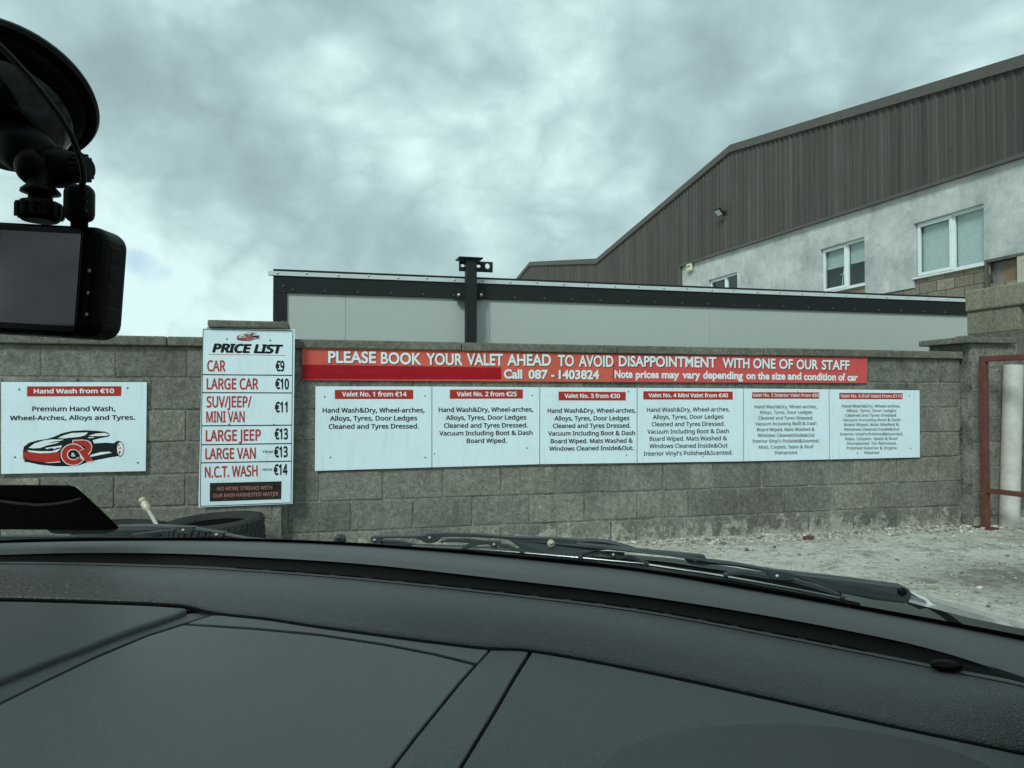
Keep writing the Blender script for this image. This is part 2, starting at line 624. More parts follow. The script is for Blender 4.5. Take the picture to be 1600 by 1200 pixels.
M['pipe'] = m_paint('weathered_plastic_pipe', (.56, .56, .52), (.40, .39, .35), .6, 7, .25)
M['ground'] = m_ground()
M['tyre'] = m_paint('tyre_rubber', (.019, .020, .021), (.034, .036, .036), .8, 9, 0, .5, spec=.2)
M['brass'] = m_paint('pale_brass', (.52, .48, .36), (.40, .36, .26), .4, 30)
M['dash'] = m_dash('dash_grain', grain=1.5)
M['rough_concrete'] = m_block((.20, .19, .15), (.10, .096, .078), (.33, .32, .265), splash=False)
M['dash_roll'] = m_dash('dash_roll', (.058, .060, .060), .44, 2.8, 330.)
M['dash_panel'] = m_dash('dash_panel', (.078, .080, .080), .40, .9, 520.)
M['dash_side'] = m_dash('dash_side', (.064, .066, .066), .45, 1.6, 420.)
M['dash_shaded'] = m_dash('dash_shaded', (.010, .0105, .0105), .8, .8, 700., .15)  # near-black dash plastic: shade of the rear-facing step put into the colour
M['hood'] = m_dash('hood_plastic', (.040, .041, .041), .55, .35, 700.)
M['blackgap'] = pm('gap_black', (.004, .004, .004), .9, spec=.1)
M['wiper'] = m_paint('wiper_black', (.030, .039, .042), (.038, .048, .052), .5, 30, spec=.4)
M['rubber'] = m_paint('wiper_rubber', (.045, .048, .048), (.03, .032, .032), .6, 40)
M['steel_strip'] = pm('steel_strip', (.42, .44, .44), .38, .8)
M['rivet'] = pm('rivet_steel', (.62, .64, .64), .35, .6)
M['cowl'] = m_paint('cowl_plastic', (.005, .006, .006), (.009, .010, .010), .95, 12, spec=0.)
M['bonnet'] = pm('silver_paint', (.66, .70, .70), .28, .45, coat=.6)
M['camblack'] = m_paint('device_black', (.0012, .0015, .0015), (.0022, .0026, .0026), .45, 30, spec=.10)
M['camgloss'] = pm('device_gloss', (.002, .0024, .0024), .15, spec=.18)
M['camscreen'] = pm('device_screen', (.006, .008, .0075), .04, spec=.9)
M['camdot'] = pm('device_mark', (.35, .37, .37), .5)
M['flap'] = pm('holder_black', (.0015, .002, .002), .35, spec=.05)
M['flapclear'] = m_paint('holder_clear_edge', (.11, .12, .12), (.09, .10, .10), .4, 20)
M['wind'] = m_glass('windscreen_glass', (.835, .955, .945), .6)
M['liner'] = speck('headlining', (.20, .20, .19), (.26, .26, .25), 6, .95, .2)
M['trimdark'] = m_paint('cabin_trim', (.03, .032, .033), (.045, .047, .048), .7, 12)


def m_rust():
    def bl(t, b):
        p = tc(t, 'UV')
        n = t.noise(p, 3, 6, .65, dist=.4)
        c = t.ramp(n, [(.35, (.10, .115, .12)), (.6, (.23, .25, .25))])
        d = t.vm('DISTANCE', t.vm('ADD', p, t.vm('MULTIPLY', t.noise(p, 5, 5, .6, col=True), (.3, .3, 0))), tuple(V((*RUST_UV, 0)) + V((.15, .15, .15))))
        c = t.mix(t.rng(d, .10, .42, .9, 0), c, (.22, .12, .035))
        lk(t, c, b.inputs['Base Color'])
    return pm('rusting_sheet', (.2, .2, .2), .8, build=bl)


def m_pebble():
    def bl(t, b):
        at = t.n('ShaderNodeAttribute', attribute_name='tint', attribute_type='GEOMETRY').outputs['Fac']
        c = t.ramp(at, [(0, (.09, .085, .068)), (.35, (.28, .265, .215)), (.7, (.50, .485, .41)), (1, (.76, .74, .66))])
        n = t.noise(tc(t), 60, 4, .6)
        c = t.mix(t.rng(n, .4, .7, 0, .5), c, (.12, .11, .09))
        lk(t, c, b.inputs['Base Color'])
    return pm('loose_stone', (.3, .3, .25), .95, spec=.2, build=bl)


M['pebble'] = m_pebble()

# ------------------------------------------------------------------ lettering: glyph outlines in thousandths of an em (advance, loops)
GLYPHS = json.loads(r'''{" ":[209,[]],"&":[587,[[244,581,318,567,345,549,366,524,378,494,383,458,374,411,350,372,268,308,423,159,457,216,479,286,550,286,518,191,468,114,585,0,490,0,420,67,366,28,303,2,223,-8,171,-4,127,10,91,32,65,63,48,102,43,149,57,220,100,273,166,318,133,358,107,403,96,456,101,493,114,524,135,548,165,567],[209,273,159,239,128,201,116,152,124,112,146,81,181,61,225,55,273,59,314,71,375,111],[241,524,211,519,186,506,171,485,165,457,180,404,225,350,292,401,308,428,313,458,308,484,294,505,271,519]]],"'":[180,[[128,573,112,366,68,366,52,573]]],"(":[241,[[32,220,45,348,83,468,150,573,217,573,182,521,154,465,132,407,116,346,107,283,103,221,116,98,154,-20,216,-127,150,-127,83,-24,45,94]]],")":[241,[[209,220,196,94,158,-24,91,-127,25,-127,87,-20,124,98,137,221,124,346,87,465,24,573,91,573,158,468,196,348]]],",":[215,[[154,84,136,23,111,-42,85,-103,33,-103,49,-38,63,31,73,93,148,93]]],"-":[258,[[32,184,32,246,226,246,226,184]]],".":[215,[[58,43,61,69,72,85,107,97,142,85,153,69,157,43,153,18,142,2,107,-11,72,2,61,18]]],"/":[298,[[290,573,77,0,8,0,221,573]]],"0":[459,[[419,287,409,163,376,70,349,37,316,12,276,-3,229,-8,170,1,122,27,86,70,60,129,48,175,42,229,39,287,41,346,48,400,58,446,83,504,119,547,167,573,229,581,287,573,335,547,372,504,399,446,410,400,417,346],[110,287,121,156,137,111,159,78,190,59,229,52,268,59,298,78,320,110,336,156,348,287,336,417,320,463,298,495,268,515,229,521,190,515,159,495,137,463,121,417]]],"1":[459,[[285,0,216,0,216,400,216,439,217,470,219,499,196,477,169,455,108,405,71,452,226,573,285,573]]],"2":[459,[[417,0,38,0,38,59,188,210,261,287,306,353,322,424,315,466,294,496,261,514,221,520,147,506,83,466,45,513,94,548,153,572,221,581,270,576,313,562,347,540,372,510,388,472,394,428,389,385,375,344,324,267,247,185,128,67,128,64,417,64]]],"3":[459,[[395,439,381,372,340,326,277,302,277,298,337,283,379,255,405,214,413,163,407,116,390,74,360,40,318,14,283,2,241,-6,193,-8,110,-1,36,23,36,89,114,61,194,51,260,59,305,81,331,117,339,164,335,197,320,223,297,242,265,255,179,265,123,265,123,326,180,326,259,339,307,377,323,434,316,471,295,498,262,516,219,521,164,515,117,498,75,473,39,521,115,563,163,576,218,581,272,576,318,563,352,540,384,495]]],"4":[459,[[443,130,359,130,359,0,291,0,291,130,17,130,17,190,286,576,359,576,359,193,443,193],[291,374,291,412,293,444,294,474,295,500,292,500,276,468,257,438,86,193,291,193]]],"5":[459,[[221,351,275,346,322,331,361,307,389,274,407,232,413,183,407,128,387,81,356,43,314,15,261,-2,199,-8,116,0,51,23,51,90,121,62,200,52,274,65,302,82,323,106,336,137,341,176,332,225,306,262,262,284,197,292,146,288,99,280,64,302,86,573,373,573,373,508,146,508,132,342,169,348]]],"6":[459,[[44,245,51,342,75,433,121,510,155,539,196,562,246,576,306,581,344,579,377,573,377,513,344,520,308,523,257,518,216,504,183,483,158,454,127,380,115,291,119,291,150,326,194,350,255,358,302,353,342,338,375,313,400,279,416,236,421,184,415,129,399,82,372,44,336,15,291,-2,239,-8,163,7,101,54,77,89,59,133],[238,51,284,59,320,84,343,125,351,184,344,233,324,271,289,295,241,303,175,287,131,248,115,198,123,146,146,99,185,64]]],"7":[459,[[109,0,344,508,35,508,35,573,419,573,419,518,187,0]]],"8":[459,[[229,581,318,565,352,546,378,519,395,485,400,443,385,383,346,338,291,303,355,265,401,216,414,185,419,148,413,104,395,65,367,34,330,11,284,-3,231,-8,174,-3,126,10,89,33,61,63,45,101,39,146,43,183,56,214,99,264,158,299,107,336,71,383,58,444,63,485,80,518,107,545,141,565],[108,145,116,107,138,76,176,55,229,48,281,55,319,76,342,108,350,148,335,197,293,235,229,265,217,270,157,237,121,197],[228,524,188,518,155,502,134,476,127,441,141,391,179,357,232,330,282,357,317,392,330,441,323,476,302,502,270,518]]],"9":[459,[[417,328,410,231,387,139,340,63,306,33,265,11,214,-3,154,-8,117,-6,82,0,82,60,115,53,152,50,204,54,245,68,278,90,303,118,334,192,346,281,341,281,310,247,266,223,204,214,158,219,118,235,85,260,61,294,45,336,40,387,46,443,63,491,90,529,127,557,171,575,223,581,299,565,361,518,402,439],[223,521,178,513,142,488,118,447,110,388,117,339,137,301,171,277,220,269,286,285,330,325,346,374,338,426,315,474,277,508]]],"A":[512,[[437,0,368,177,141,177,73,0,0,0,224,575,289,575,512,0],[282,415,274,438,263,473,255,500,247,468,238,438,230,415,165,241,346,241]]],"B":[521,[[241,573,307,569,362,558,404,541,434,515,453,477,459,431,446,371,409,328,350,304,350,300,415,279,461,236,474,203,478,163,472,115,454,74,425,42,385,19,337,5,279,0,78,0,78,573],[256,329,318,335,357,352,377,382,384,423,376,463,351,490,308,506,245,511,150,511,150,329],[150,269,150,61,265,61,330,68,371,91,394,125,401,168,388,221,370,241,344,256,260,269]]],"C":[507,[[323,517,241,502,206,482,178,456,139,383,125,286,128,242,135,200,147,164,175,117,213,83,262,62,322,55,394,62,460,78,460,15,393,-2,312,-8,257,-4,208,8,166,28,131,55,101,90,78,131,62,177,52,230,49,287,51,329,57,369,67,406,89,456,120,499,159,534,206,559,261,575,324,581,409,572,482,547,453,486,394,508]]],"D":[585,[[536,292,533,232,520,177,501,131,474,91,439,58,399,33,352,15,297,4,237,0,78,0,78,573,254,573,309,569,360,558,404,540,443,516,476,484,502,446,521,402,533,349],[460,289,458,337,449,379,435,415,404,457,361,487,308,505,244,511,150,511,150,62,228,62,298,68,357,87,402,119,434,163,454,221]]],"E":[446,[[398,0,78,0,78,573,398,573,398,509,150,509,150,330,383,330,383,268,150,268,150,63,398,63]]],"F":[416,[[150,0,78,0,78,573,398,573,398,509,150,509,150,306,383,306,383,243,150,243]]],"G":[584,[[326,302,524,302,524,22,431,-1,323,-8,267,-4,216,8,173,28,136,55,105,89,81,130,63,176,52,229,49,286,53,343,65,396,84,442,111,482,145,517,186,544,232,564,287,577,346,581,437,572,516,547,489,484,421,508,342,517,299,514,259,505,225,489,181,455,150,409,136,373,127,331,124,286,127,243,134,202,146,166,175,119,216,84,250,68,292,58,340,55,404,59,452,68,452,238,326,238]]],"H":[594,[[516,0,443,0,443,267,150,267,150,0,78,0,78,573,150,573,150,330,443,330,443,573,516,573]]],"I":[272,[[239,0,32,0,32,42,99,57,99,515,32,531,32,573,239,573,239,531,172,515,172,57,239,42]]],"J":[219,[[-3,-152,-37,-150,-63,-142,-63,-81,-35,-87,-5,-89,33,-81,63,-53,74,3,74,573,146,573,146,9,141,-42,128,-82,105,-113,75,-135,39,-148]]],"K":[496,[[496,0,411,0,209,273,150,222,150,0,78,0,78,573,150,573,150,290,199,345,249,399,403,573,488,573,261,323]]],"L":[420,[[78,0,78,573,150,573,150,64,400,64,400,0]]],"M":[727,[[330,0,142,502,139,502,142,461,144,407,144,347,144,0,78,0,78,573,184,573,361,103,364,103,544,573,650,573,650,0,578,0,578,352,579,408,581,460,584,501,581,501,390,0]]],"N":[609,[[532,0,447,0,141,476,138,476,141,432,143,378,144,320,144,0,78,0,78,573,161,573,467,99,470,99,468,137,466,193,464,249,464,573,532,573]]],"O":[626,[[577,287,576,245,570,203,561,166,540,116,510,73,473,38,428,13,375,-3,314,-8,251,-3,196,13,151,39,114,73,85,116,65,167,49,288,52,344,62,396,78,442,100,482,130,517,166,545,208,565,258,577,314,581,368,577,417,565,459,545,494,518,524,483,547,442,564,396,574,343],[125,287,127,242,134,199,145,163,171,117,207,83,255,62,314,55,373,62,420,83,456,117,481,163,492,199,499,242,501,287,496,353,481,411,456,457,421,491,373,511,314,518,255,511,207,490,171,457,145,411,134,375,127,332]]],"P":[485,[[229,573,297,568,352,553,393,528,421,495,439,453,444,404,433,336,395,278,364,255,324,238,216,223,150,223,150,0,78,0,78,573],[223,511,150,511,150,285,208,285,298,296,330,311,352,334,365,363,370,401,361,449,334,484,289,504]]],"R":[499,[[236,573,301,568,353,555,393,532,422,500,439,460,444,410,440,368,427,334,385,285,330,257,487,0,403,0,264,237,150,237,150,0,78,0,78,573],[232,510,150,510,150,298,236,298,296,304,338,325,362,359,370,407,366,440,355,467,336,486,310,500]]],"S":[440,[[403,153,396,106,378,66,348,35,307,11,257,-3,198,-8,137,-5,83,4,41,19,41,88,113,65,201,55,273,66,316,98,330,147,318,194,277,230,196,265,131,294,85,330,57,375,48,435,54,477,71,513,99,542,136,563,180,576,231,581,318,572,389,549,366,487,302,508,229,517,169,507,133,478,121,434,133,386,172,351,246,318,332,279,385,228,398,194]]],"T":[446,[[259,0,187,0,187,509,8,509,8,573,437,573,437,509,259,509]]],"U":[586,[[513,202,507,146,489,95,459,52,416,20,380,4,338,-5,290,-8,225,-2,170,18,128,50,97,93,78,145,72,204,72,573,144,573,144,201,154,139,182,93,228,64,294,55,342,59,379,73,407,96,427,126,442,202,442,573,513,573]]],"V":[481,[[481,573,277,0,204,0,0,573,75,573,204,205,220,160,231,119,241,80,250,119,262,161,277,207,405,573]]],"W":[746,[[735,573,583,0,510,0,399,375,389,410,380,443,373,471,370,488,367,471,361,443,352,409,342,373,234,0,161,0,10,573,85,573,174,223,183,186,190,151,196,118,201,87,206,119,213,154,222,191,232,227,333,573,407,573,512,225,523,187,532,151,538,117,544,87,550,129,560,175,572,224,660,573]]],"Y":[454,[[227,291,376,573,454,573,263,222,263,0,191,0,191,219,0,573,79,573]]],"a":[450,[[231,437,278,433,318,422,347,403,376,358,385,293,385,0,334,0,320,61,317,61,279,22,234,-1,172,-8,103,6,75,23,55,48,41,80,37,119,50,176,87,219,127,238,180,251,243,257,316,259,316,285,310,330,293,359,265,375,227,380,163,370,106,347,84,400,151,426],[252,208,184,200,141,182,118,155,110,119,115,87,132,66,157,53,188,49,238,56,279,79,306,117,315,172,315,210]]],"c":[385,[[241,-8,187,-2,139,15,99,45,69,87,55,123,47,165,44,213,47,262,56,306,71,342,102,385,142,415,191,432,245,438,309,431,358,415,337,356,292,370,244,376,204,371,172,358,148,335,131,303,117,213,131,126,148,94,172,71,202,58,240,53,302,60,351,78,351,15,304,-2]]],"d":[493,[[221,-8,171,-2,127,17,92,48,66,90,49,147,44,214,49,281,66,338,93,381,128,412,172,432,221,438,280,429,323,407,354,374,359,374,356,405,354,438,354,609,425,609,425,0,368,0,358,58,354,58,323,24,279,1],[232,51,290,60,328,88,348,135,355,200,355,213,352,262,343,304,329,336,291,369,231,379,181,368,146,334,130,301,120,259,117,213,120,165,130,125,146,93,181,61]]],"e":[452,[[234,438,286,432,329,414,364,385,390,346,406,299,411,244,411,201,117,201,127,137,154,90,197,62,254,52,327,60,392,82,392,20,327,-1,251,-8,194,-2,143,17,101,48,70,91,56,126,47,167,44,212,47,256,55,297,68,333,96,378,134,411,181,431],[233,380,188,372,154,348,130,309,119,257,338,257,326,322,292,364,266,376]]],"f":[276,[[266,375,158,375,158,0,87,0,87,375,12,375,12,408,87,432,87,457,92,507,104,547,124,577,152,597,186,609,227,613,274,609,310,599,292,544,262,552,228,556,197,550,175,532,162,502,158,458,158,430,266,430]]],"g":[493,[[221,438,297,422,329,402,355,373,359,373,369,430,425,430,425,-7,420,-63,404,-109,378,-146,341,-172,293,-187,233,-192,147,-186,78,-165,78,-100,149,-125,237,-134,286,-126,324,-101,347,-63,355,-13,355,4,356,32,358,57,354,57,329,28,299,8,221,-8,170,-2,126,18,91,51,65,94,49,150,44,214,49,277,65,333,91,377,126,411,170,431],[230,379,197,374,169,359,147,336,130,303,117,213,120,165,130,124,146,92,182,60,232,50,288,58,326,85,349,131,356,197,356,214,343,309,326,340,302,362,270,374]]],"h":[496,[[139,431,138,399,135,370,140,370,174,407,221,429,273,437,321,433,360,421,391,400,413,370,426,330,431,280,431,0,361,0,361,275,355,321,338,353,308,372,265,379,222,374,189,360,166,338,150,308,139,222,139,0,68,0,68,609,139,609]]],"i":[207,[[139,430,139,0,68,0,68,430],[104,591,133,580,145,546,133,512,104,501,75,512,63,546,75,580]]],"l":[207,[[139,0,68,0,68,609,139,609]]],"m":[750,[[540,438,603,429,649,401,669,371,681,330,685,280,685,0,615,0,615,277,610,321,594,353,567,372,528,379,474,369,438,342,418,298,411,237,411,0,342,0,342,277,332,333,303,367,253,379,215,374,185,360,164,338,150,308,139,223,139,0,68,0,68,430,125,430,136,371,140,371,173,409,217,431,266,438,312,433,349,420,378,398,398,366,402,366,427,398,461,420,499,433]]],"n":[496,[[275,438,322,434,361,421,391,401,413,371,426,330,431,280,431,0,361,0,361,275,355,321,338,353,308,372,265,379,204,368,166,338,146,289,139,223,139,0,68,0,68,430,125,430,136,371,140,371,175,409,222,431]]],"o":[485,[[442,216,428,121,388,51,324,7,241,-8,163,7,100,51,59,121,44,216,47,260,55,301,68,336,97,380,137,412,186,431,244,438,299,431,347,412,387,380,417,336,431,301,439,260],[117,216,130,128,147,95,172,71,203,56,243,51,282,56,314,71,339,95,356,128,369,216,355,303,338,335,314,359,282,374,242,379,185,368,147,335,130,303,120,262]]],"p":[493,[[273,438,322,432,365,413,401,383,427,340,444,283,449,216,447,170,439,128,427,93,401,49,365,17,322,-2,272,-8,213,1,170,24,139,55,134,55,137,20,139,-16,139,-192,68,-192,68,430,126,430,136,371,139,371,170,405,213,429],[260,379,221,374,190,362,167,342,152,313,139,229,139,216,150,126,165,93,188,70,220,55,261,51,297,56,326,72,348,98,364,131,376,217,373,262,363,302,348,334,311,367]]],"r":[331,[[269,438,295,437,319,433,310,368,287,372,264,374,217,363,176,334,149,289,139,229,139,0,68,0,68,430,126,430,134,351,137,351,170,395,214,426]]],"s":[384,[[348,119,343,80,327,49,302,24,268,6,176,-8,99,-1,42,19,42,83,104,60,178,49,224,53,256,66,274,86,280,112,271,141,239,167,174,196,103,228,57,266,45,292,41,324,52,372,85,408,118,425,157,435,202,438,275,430,339,409,315,353,258,372,197,380,131,366,114,350,108,328,119,298,154,274,219,246,289,215,333,176]]],"t":[289,[[212,50,245,53,272,59,272,5,240,-4,200,-8,138,4,112,20,91,44,78,79,74,125,74,375,13,375,13,409,75,437,103,528,144,528,144,430,269,430,269,375,144,375,144,127,149,93,163,69,185,54]]],"u":[496,[[427,430,427,0,370,0,359,57,356,57,321,20,273,-1,220,-8,173,-4,134,8,103,29,81,59,68,99,63,148,63,430,135,430,135,153,141,108,158,76,188,57,230,51,273,55,306,69,330,91,345,121,357,206,357,430]]],"v":[407,[[163,0,0,430,75,430,167,176,180,137,193,96,201,63,204,63,214,96,227,138,241,176,332,430,407,430,244,0]]],"w":[630,[[346,243,336,276,328,308,321,335,316,357,313,357,308,335,302,307,294,275,284,242,207,1,127,1,9,431,82,431,141,201,153,154,163,109,169,73,172,73,178,97,185,128,193,160,201,188,277,431,354,431,428,188,440,149,451,109,457,74,460,74,466,108,477,153,489,201,549,431,621,431,502,1,419,1]]],"x":[424,[[170,220,22,430,102,430,213,268,322,430,402,430,253,220,410,0,330,0,213,172,94,0,14,0]]],"y":[409,[[1,430,76,430,169,185,184,144,196,105,205,68,209,68,224,121,245,186,333,430,409,430,224,-59,188,-130,138,-176,106,-188,67,-192,34,-190,9,-186,9,-130,30,-133,56,-135,99,-126,130,-99,152,-59,174,-2]]],"z":[377,[[346,0,31,0,31,47,262,375,45,375,45,430,340,430,340,377,112,55,346,55]]],"€":[459,[[305,580,380,571,448,543,419,485,366,508,305,518,250,509,206,480,174,432,153,365,349,365,349,313,148,313,147,298,147,282,147,267,148,249,325,249,325,197,154,197,184,120,207,92,236,71,271,59,311,55,374,62,431,80,431,18,376,0,307,-8,247,-2,196,17,155,47,123,88,99,138,83,197,18,197,18,249,76,249,75,265,75,282,76,300,76,313,18,313,18,365,82,365,91,406,104,445,120,479,153,521,195,553,246,573]]]}''')


def text_shape(s, offset=0., builtin=False, shear=0.):
    """2-D triangles of a line of text: (verts, faces), cap height about .7 of the em"""
    if builtin:
        c = bpy.data.curves.new('t', 'FONT')
        c.body = s
        c.size = 1
        c.resolution_u = 4
    else:
        c = bpy.data.curves.new('t', 'CURVE')
        x = 0.
        for ch in s:
            adv, loops = GLYPHS[ch]
            for lp in loops:
                n = len(lp) // 2
                sp = c.splines.new('POLY')
                sp.points.add(n - 1)
                sp.points.foreach_set('co', [q for i in range(n) for q in (lp[2*i] / 1000 + x, lp[2*i+1] / 1000, 0, 1)])
                sp.use_cyclic_u = True
            x += adv / 1000
    c.dimensions = '2D'
    c.fill_mode = 'FRONT'
    c.offset = offset
    o = bpy.data.objects.new('t', c)
    me = bpy.data.meshes.new_from_object(o)
    vs = [(v.co.x + shear * v.co.y, v.co.y) for v in me.vertices]
    fs = [tuple(p.vertices) for p in me.polygons]
    bpy.data.objects.remove(o)
    bpy.data.meshes.remove(me)
    bpy.data.curves.remove(c)
    return vs, fs


CAPH = {True: None, False: None}


def cap_height(builtin):
    if CAPH[builtin] is None:
        vs, _ = text_shape('H', 0, builtin)
        CAPH[builtin] = max(v[1] for v in vs)
    return CAPH[builtin]


def line(mb, s, x0, y0, x1, y1, h, o=0., bold=.012, builtin=False, shear=0., dx=0., dy=0., fat=0.):
    """a line of text on the wall's plane from baseline point to baseline point of the sign; heavy faces are built up from
    copies laid over each other a few hundredths of a millimetre apart"""
    vs, fs = text_shape(s, (bold + fat) if builtin else 0., builtin, shear)
    w = 0. if builtin else bold
    sh = [(0, 0)] if w < .006 else [(w * math.cos(6.2832 * i / 8), w * .8 * math.sin(6.2832 * i / 8)) for i in range(8)] + [(0, 0)]
    a, b = min(v[0] for v in vs) - w, max(v[0] for v in vs) + w
    ch = cap_height(builtin) + 1.6 * w
    for k, (sx, sy) in enumerate(sh):
        out = []
        for vx, vy in vs:
            f = (vx + sx - a) / (b - a)
            out.append(wp(x0 + (x1 - x0) * f + dx, y0 + (y1 - y0) * f - (vy + sy + .8 * w) / ch * h + dy, o + .00004 * k))
        mb.add(out, fs)


def zl(rows, ox, oy, k):
    """measurements taken on an enlargement -> photograph pixels"""
    return [(t, a / k + ox, ya / k + oy, b / k + ox, yb / k + oy, h / k) for t, a, ya, b, yb, h in rows]


def board(name, quad, o, th, mat, label, cat, group=None):
    pts = [wp(x, y, o) for x, y in quad]
    mb = MB()
    mb.prism(pts, -N * th)
    c = sum(pts, V((0, 0, 0))) / 4
    ob = mb.build(name, mat, origin=V((c.x, c.y, min(p.z for p in pts))), bevel=.0015)
    return tag(ob, label, cat, group)


def flat(name, quad, o, mat, parent, th=.001):
    mb = MB()
    mb.prism([wp(x, y, o) for x, y in quad], -N * th)
    return mb.build(name, mat, parent)


def screws(parent, pts, o, r=.0065, mat=None):
    first = None
    for x, y in pts:
        c = wp(x, y, o)
        if first is None:
            mb = MB()
            mb.lathe([(r, 0), (r * .9, .002), (r * .5, .0035), (.0001, .004)], c, N, 10)
            first = mb.build('screw', mat or M['screw'], parent, smooth=True)
            base = c
        else:
            q = first.copy()
            COL.objects.link(q)
            q.parent = parent
            q.location = c - base


# ------------------------------------------------------------------ ground
mb = MB()
S_ = 400
n = 8
mb.add([V((-S_, -S_, 0)), V((S_, -S_, 0)), V((S_, S_, 0)), V((-S_, S_, 0))], [(0, 1, 2, 3)])
g = mb.build('ground', M['ground'])
tag(g, kind='structure')

# loose grit lying on the yard where it shows beside the bonnet
mb = MB()
rg = random.Random(3)
ico = [V(p).normalized() for p in [(0, 1, 1.6), (0, -1, 1.6), (0, 1, -1.6), (0, -1, -1.6), (1, 1.6, 0), (-1, 1.6, 0), (1, -1.6, 0), (-1, -1.6, 0), (1.6, 0, 1), (-1.6, 0, 1), (1.6, 0, -1), (-1.6, 0, -1)]]
icf = [(0, 1, 8), (0, 8, 4), (0, 4, 5), (0, 5, 9), (0, 9, 1), (1, 6, 8), (8, 6, 10), (8, 10, 4), (4, 10, 2), (4, 2, 5), (5, 2, 11), (5, 11, 9), (9, 11, 7), (9, 7, 1), (1, 7, 6), (3, 6, 7), (3, 7, 11), (3, 11, 2), (3, 2, 10), (3, 10, 6)]


def stone(c, r, a, flatn=.55):
    rot = Matrix.Rotation(rg.uniform(0, 6.28), 3, 'Z')
    sx, sy = rg.uniform(.7, 1.5), rg.uniform(.7, 1.2)
    vs = []
    for p in ico:
        q = V((p.x * sx, p.y * sy, p.z * flatn)) * r * rg.uniform(.75, 1.2)
        vs.append(V(c) + rot @ q)
    mb.add(vs, icf, a)


for i in range(7000):
    if rg.random() < .26:                                   # banked up against the wall
        u = rg.uniform(.9, 4.6)
        o = abs(rg.gauss(0, .16)) + .03
        p = W(u, o, 0)
        r = rg.uniform(.004, .013) if rg.random() < .92 else rg.uniform(.014, .026)
        a = rg.uniform(.1, .85) if rg.random() < .9 else rg.uniform(.85, 1)
    else:
        y = rg.uniform(3.4, 6.9)
        x = rg.uniform(.6, 5.2)
        p = V((x, y, 0))
        if (p - W0).dot(N) < .04: continue
        if rg.random() > .30 + .62 * (x / 5): continue
        r = rg.uniform(.003, .009) if rg.random() < .93 else rg.uniform(.010, .019)
        a = rg.uniform(.1, .8) if rg.random() < .95 else rg.uniform(.8, 1)
    stone((p.x, p.y, r * .25), r, a)
gr = mb.build('loose_gravel', M['pebble'], attr=True)
tag(gr, 'loose grit and small stones strewn over the yard along the wall foot', 'gravel', kind='stuff')

# a broken brick and the bigger lumps lying clear of the grit
mb = MB()
c = hit(1263, 843, V((0, 0, 0)), Z)
ax = (V((.9, .43, 0)), V((-.43, .9, 0)), Z)
mb.box(c + Z * .012, .085, .05, .034, ax)
o = mb.build('brick_piece', speck('broken_brick', (.075, .036, .028), (.13, .062, .046), 30, .9, .5), origin=(c.x, c.y, 0), bevel=.01)
tag(o, 'broken piece of dark red brick lying at the wall foot', 'brick')
for (px, py, r, lb) in ((1167, 861, .021, 'dark stone lying alone on the pale concrete, the nearer to the wipers of two'), (1210, 856, .019, 'dark stone lying alone on the pale concrete, the one nearer to the brick piece')):
    mb = MB()
    c = hit(px, py, V((0, 0, 0)), Z)
    stone((c.x, c.y, r * .4), r, .05, .7)
    o = mb.build('stone', M['pebble'], origin=(c.x, c.y, 0), attr=True, smooth=True)
    tag(o, lb, 'stone', 'dark stones lying alone on the concrete')

# ------------------------------------------------------------------ the block wall with its two piers
ZT, ZB, CRS = 1.562, 1.498, .222
U_END = uz(1502, 700)[0]
u0e = uz(1400, 560)[0]
wall = empty('block_wall', W(0, 0, 0), 'grey concrete block wall with coping slabs carrying the price boards', 'wall')
mb = MB()
rb = random.Random(11)
PIER = .11
PL0, PL1 = uz(321, 640, PIER)[0], uz(441, 640, PIER)[0]


def courses(mb, ulo, uhi, ztop, o, depth, phase, zmin=-.12):
    z1, k = ztop, 0
    first = True
    while z1 > zmin:
        z0 = (1.279 - CRS * k) if ztop == ZB else z1 - CRS
        u = phase + (.225 if k % 2 else 0)
        u -= math.ceil((u - ulo) / .45) * .45
        while u < uhi:
            a, b = max(u, ulo), min(u + .45, uhi)
            if b - a > .03:
                j = .0052
                oo = o + rb.uniform(-.002, .002)
                mb.wbox(a + j * rb.uniform(.8, 1.2), b - j * rb.uniform(.8, 1.2), oo - depth, oo, z0 + j * rb.uniform(.8, 1.2), z1 - j * rb.uniform(.8, 1.2), min(1, max(0, rb.gauss(.5, .22))))
            u += .45
        z1 = z0
        k += 1


courses(mb, -8.0, U_END, ZB, 0., .215, u0e)
mb.build('blockwork', M['block'], wall, bevel=.008, seg=2, attr=True)
mb = MB()
mb.wbox(-8.0, U_END - .004, -.20, -.0075, -.2, ZB - .003)
mb.build('mortar', M['mortar'], wall)
# coping slabs, each a piece
cu = -8.0
first = True
slabs = []
edges = [-8, -6.6, -5.2, -3.78, uz(262, 540)[0], PL0 + .02]
e2 = [PL1 - .02, uz(720, 540)[0], uz(962, 540)[0], uz(1190, 545)[0], uz(1390, 545)[0], U_END]
for ed in (edges, e2):
    for a, b in zip(ed[:-1], ed[1:]):
        mb = MB()
        dz = rb.uniform(-.003, .003)
        mb.wbox(a + .003, b - .003, -.26, .042 + rb.uniform(-.004, .004), ZB + dz, ZT + dz, .5)
        mb.build('coping', M['coping'], wall, bevel=.009, seg=2, attr=True)
# pier behind the price list
mb = MB()
zt0 = uz(390, 512, PIER)[1]
courses(mb, PL0, PL1, zt0, PIER, .45, PL0 + .22)
mb.build('pier', M['block'], wall, bevel=.006, attr=True)
mb = MB()
a, zc1 = uz(324, 500.5, .16)
b, zc0 = uz(451, 513.5, .16)
mb.wbox(a, b, -.40, .16, zc0, uz(390, 501, .16)[1], .5)
mb.build('pier_cap', M['coping'], wall, bevel=.011, attr=True)
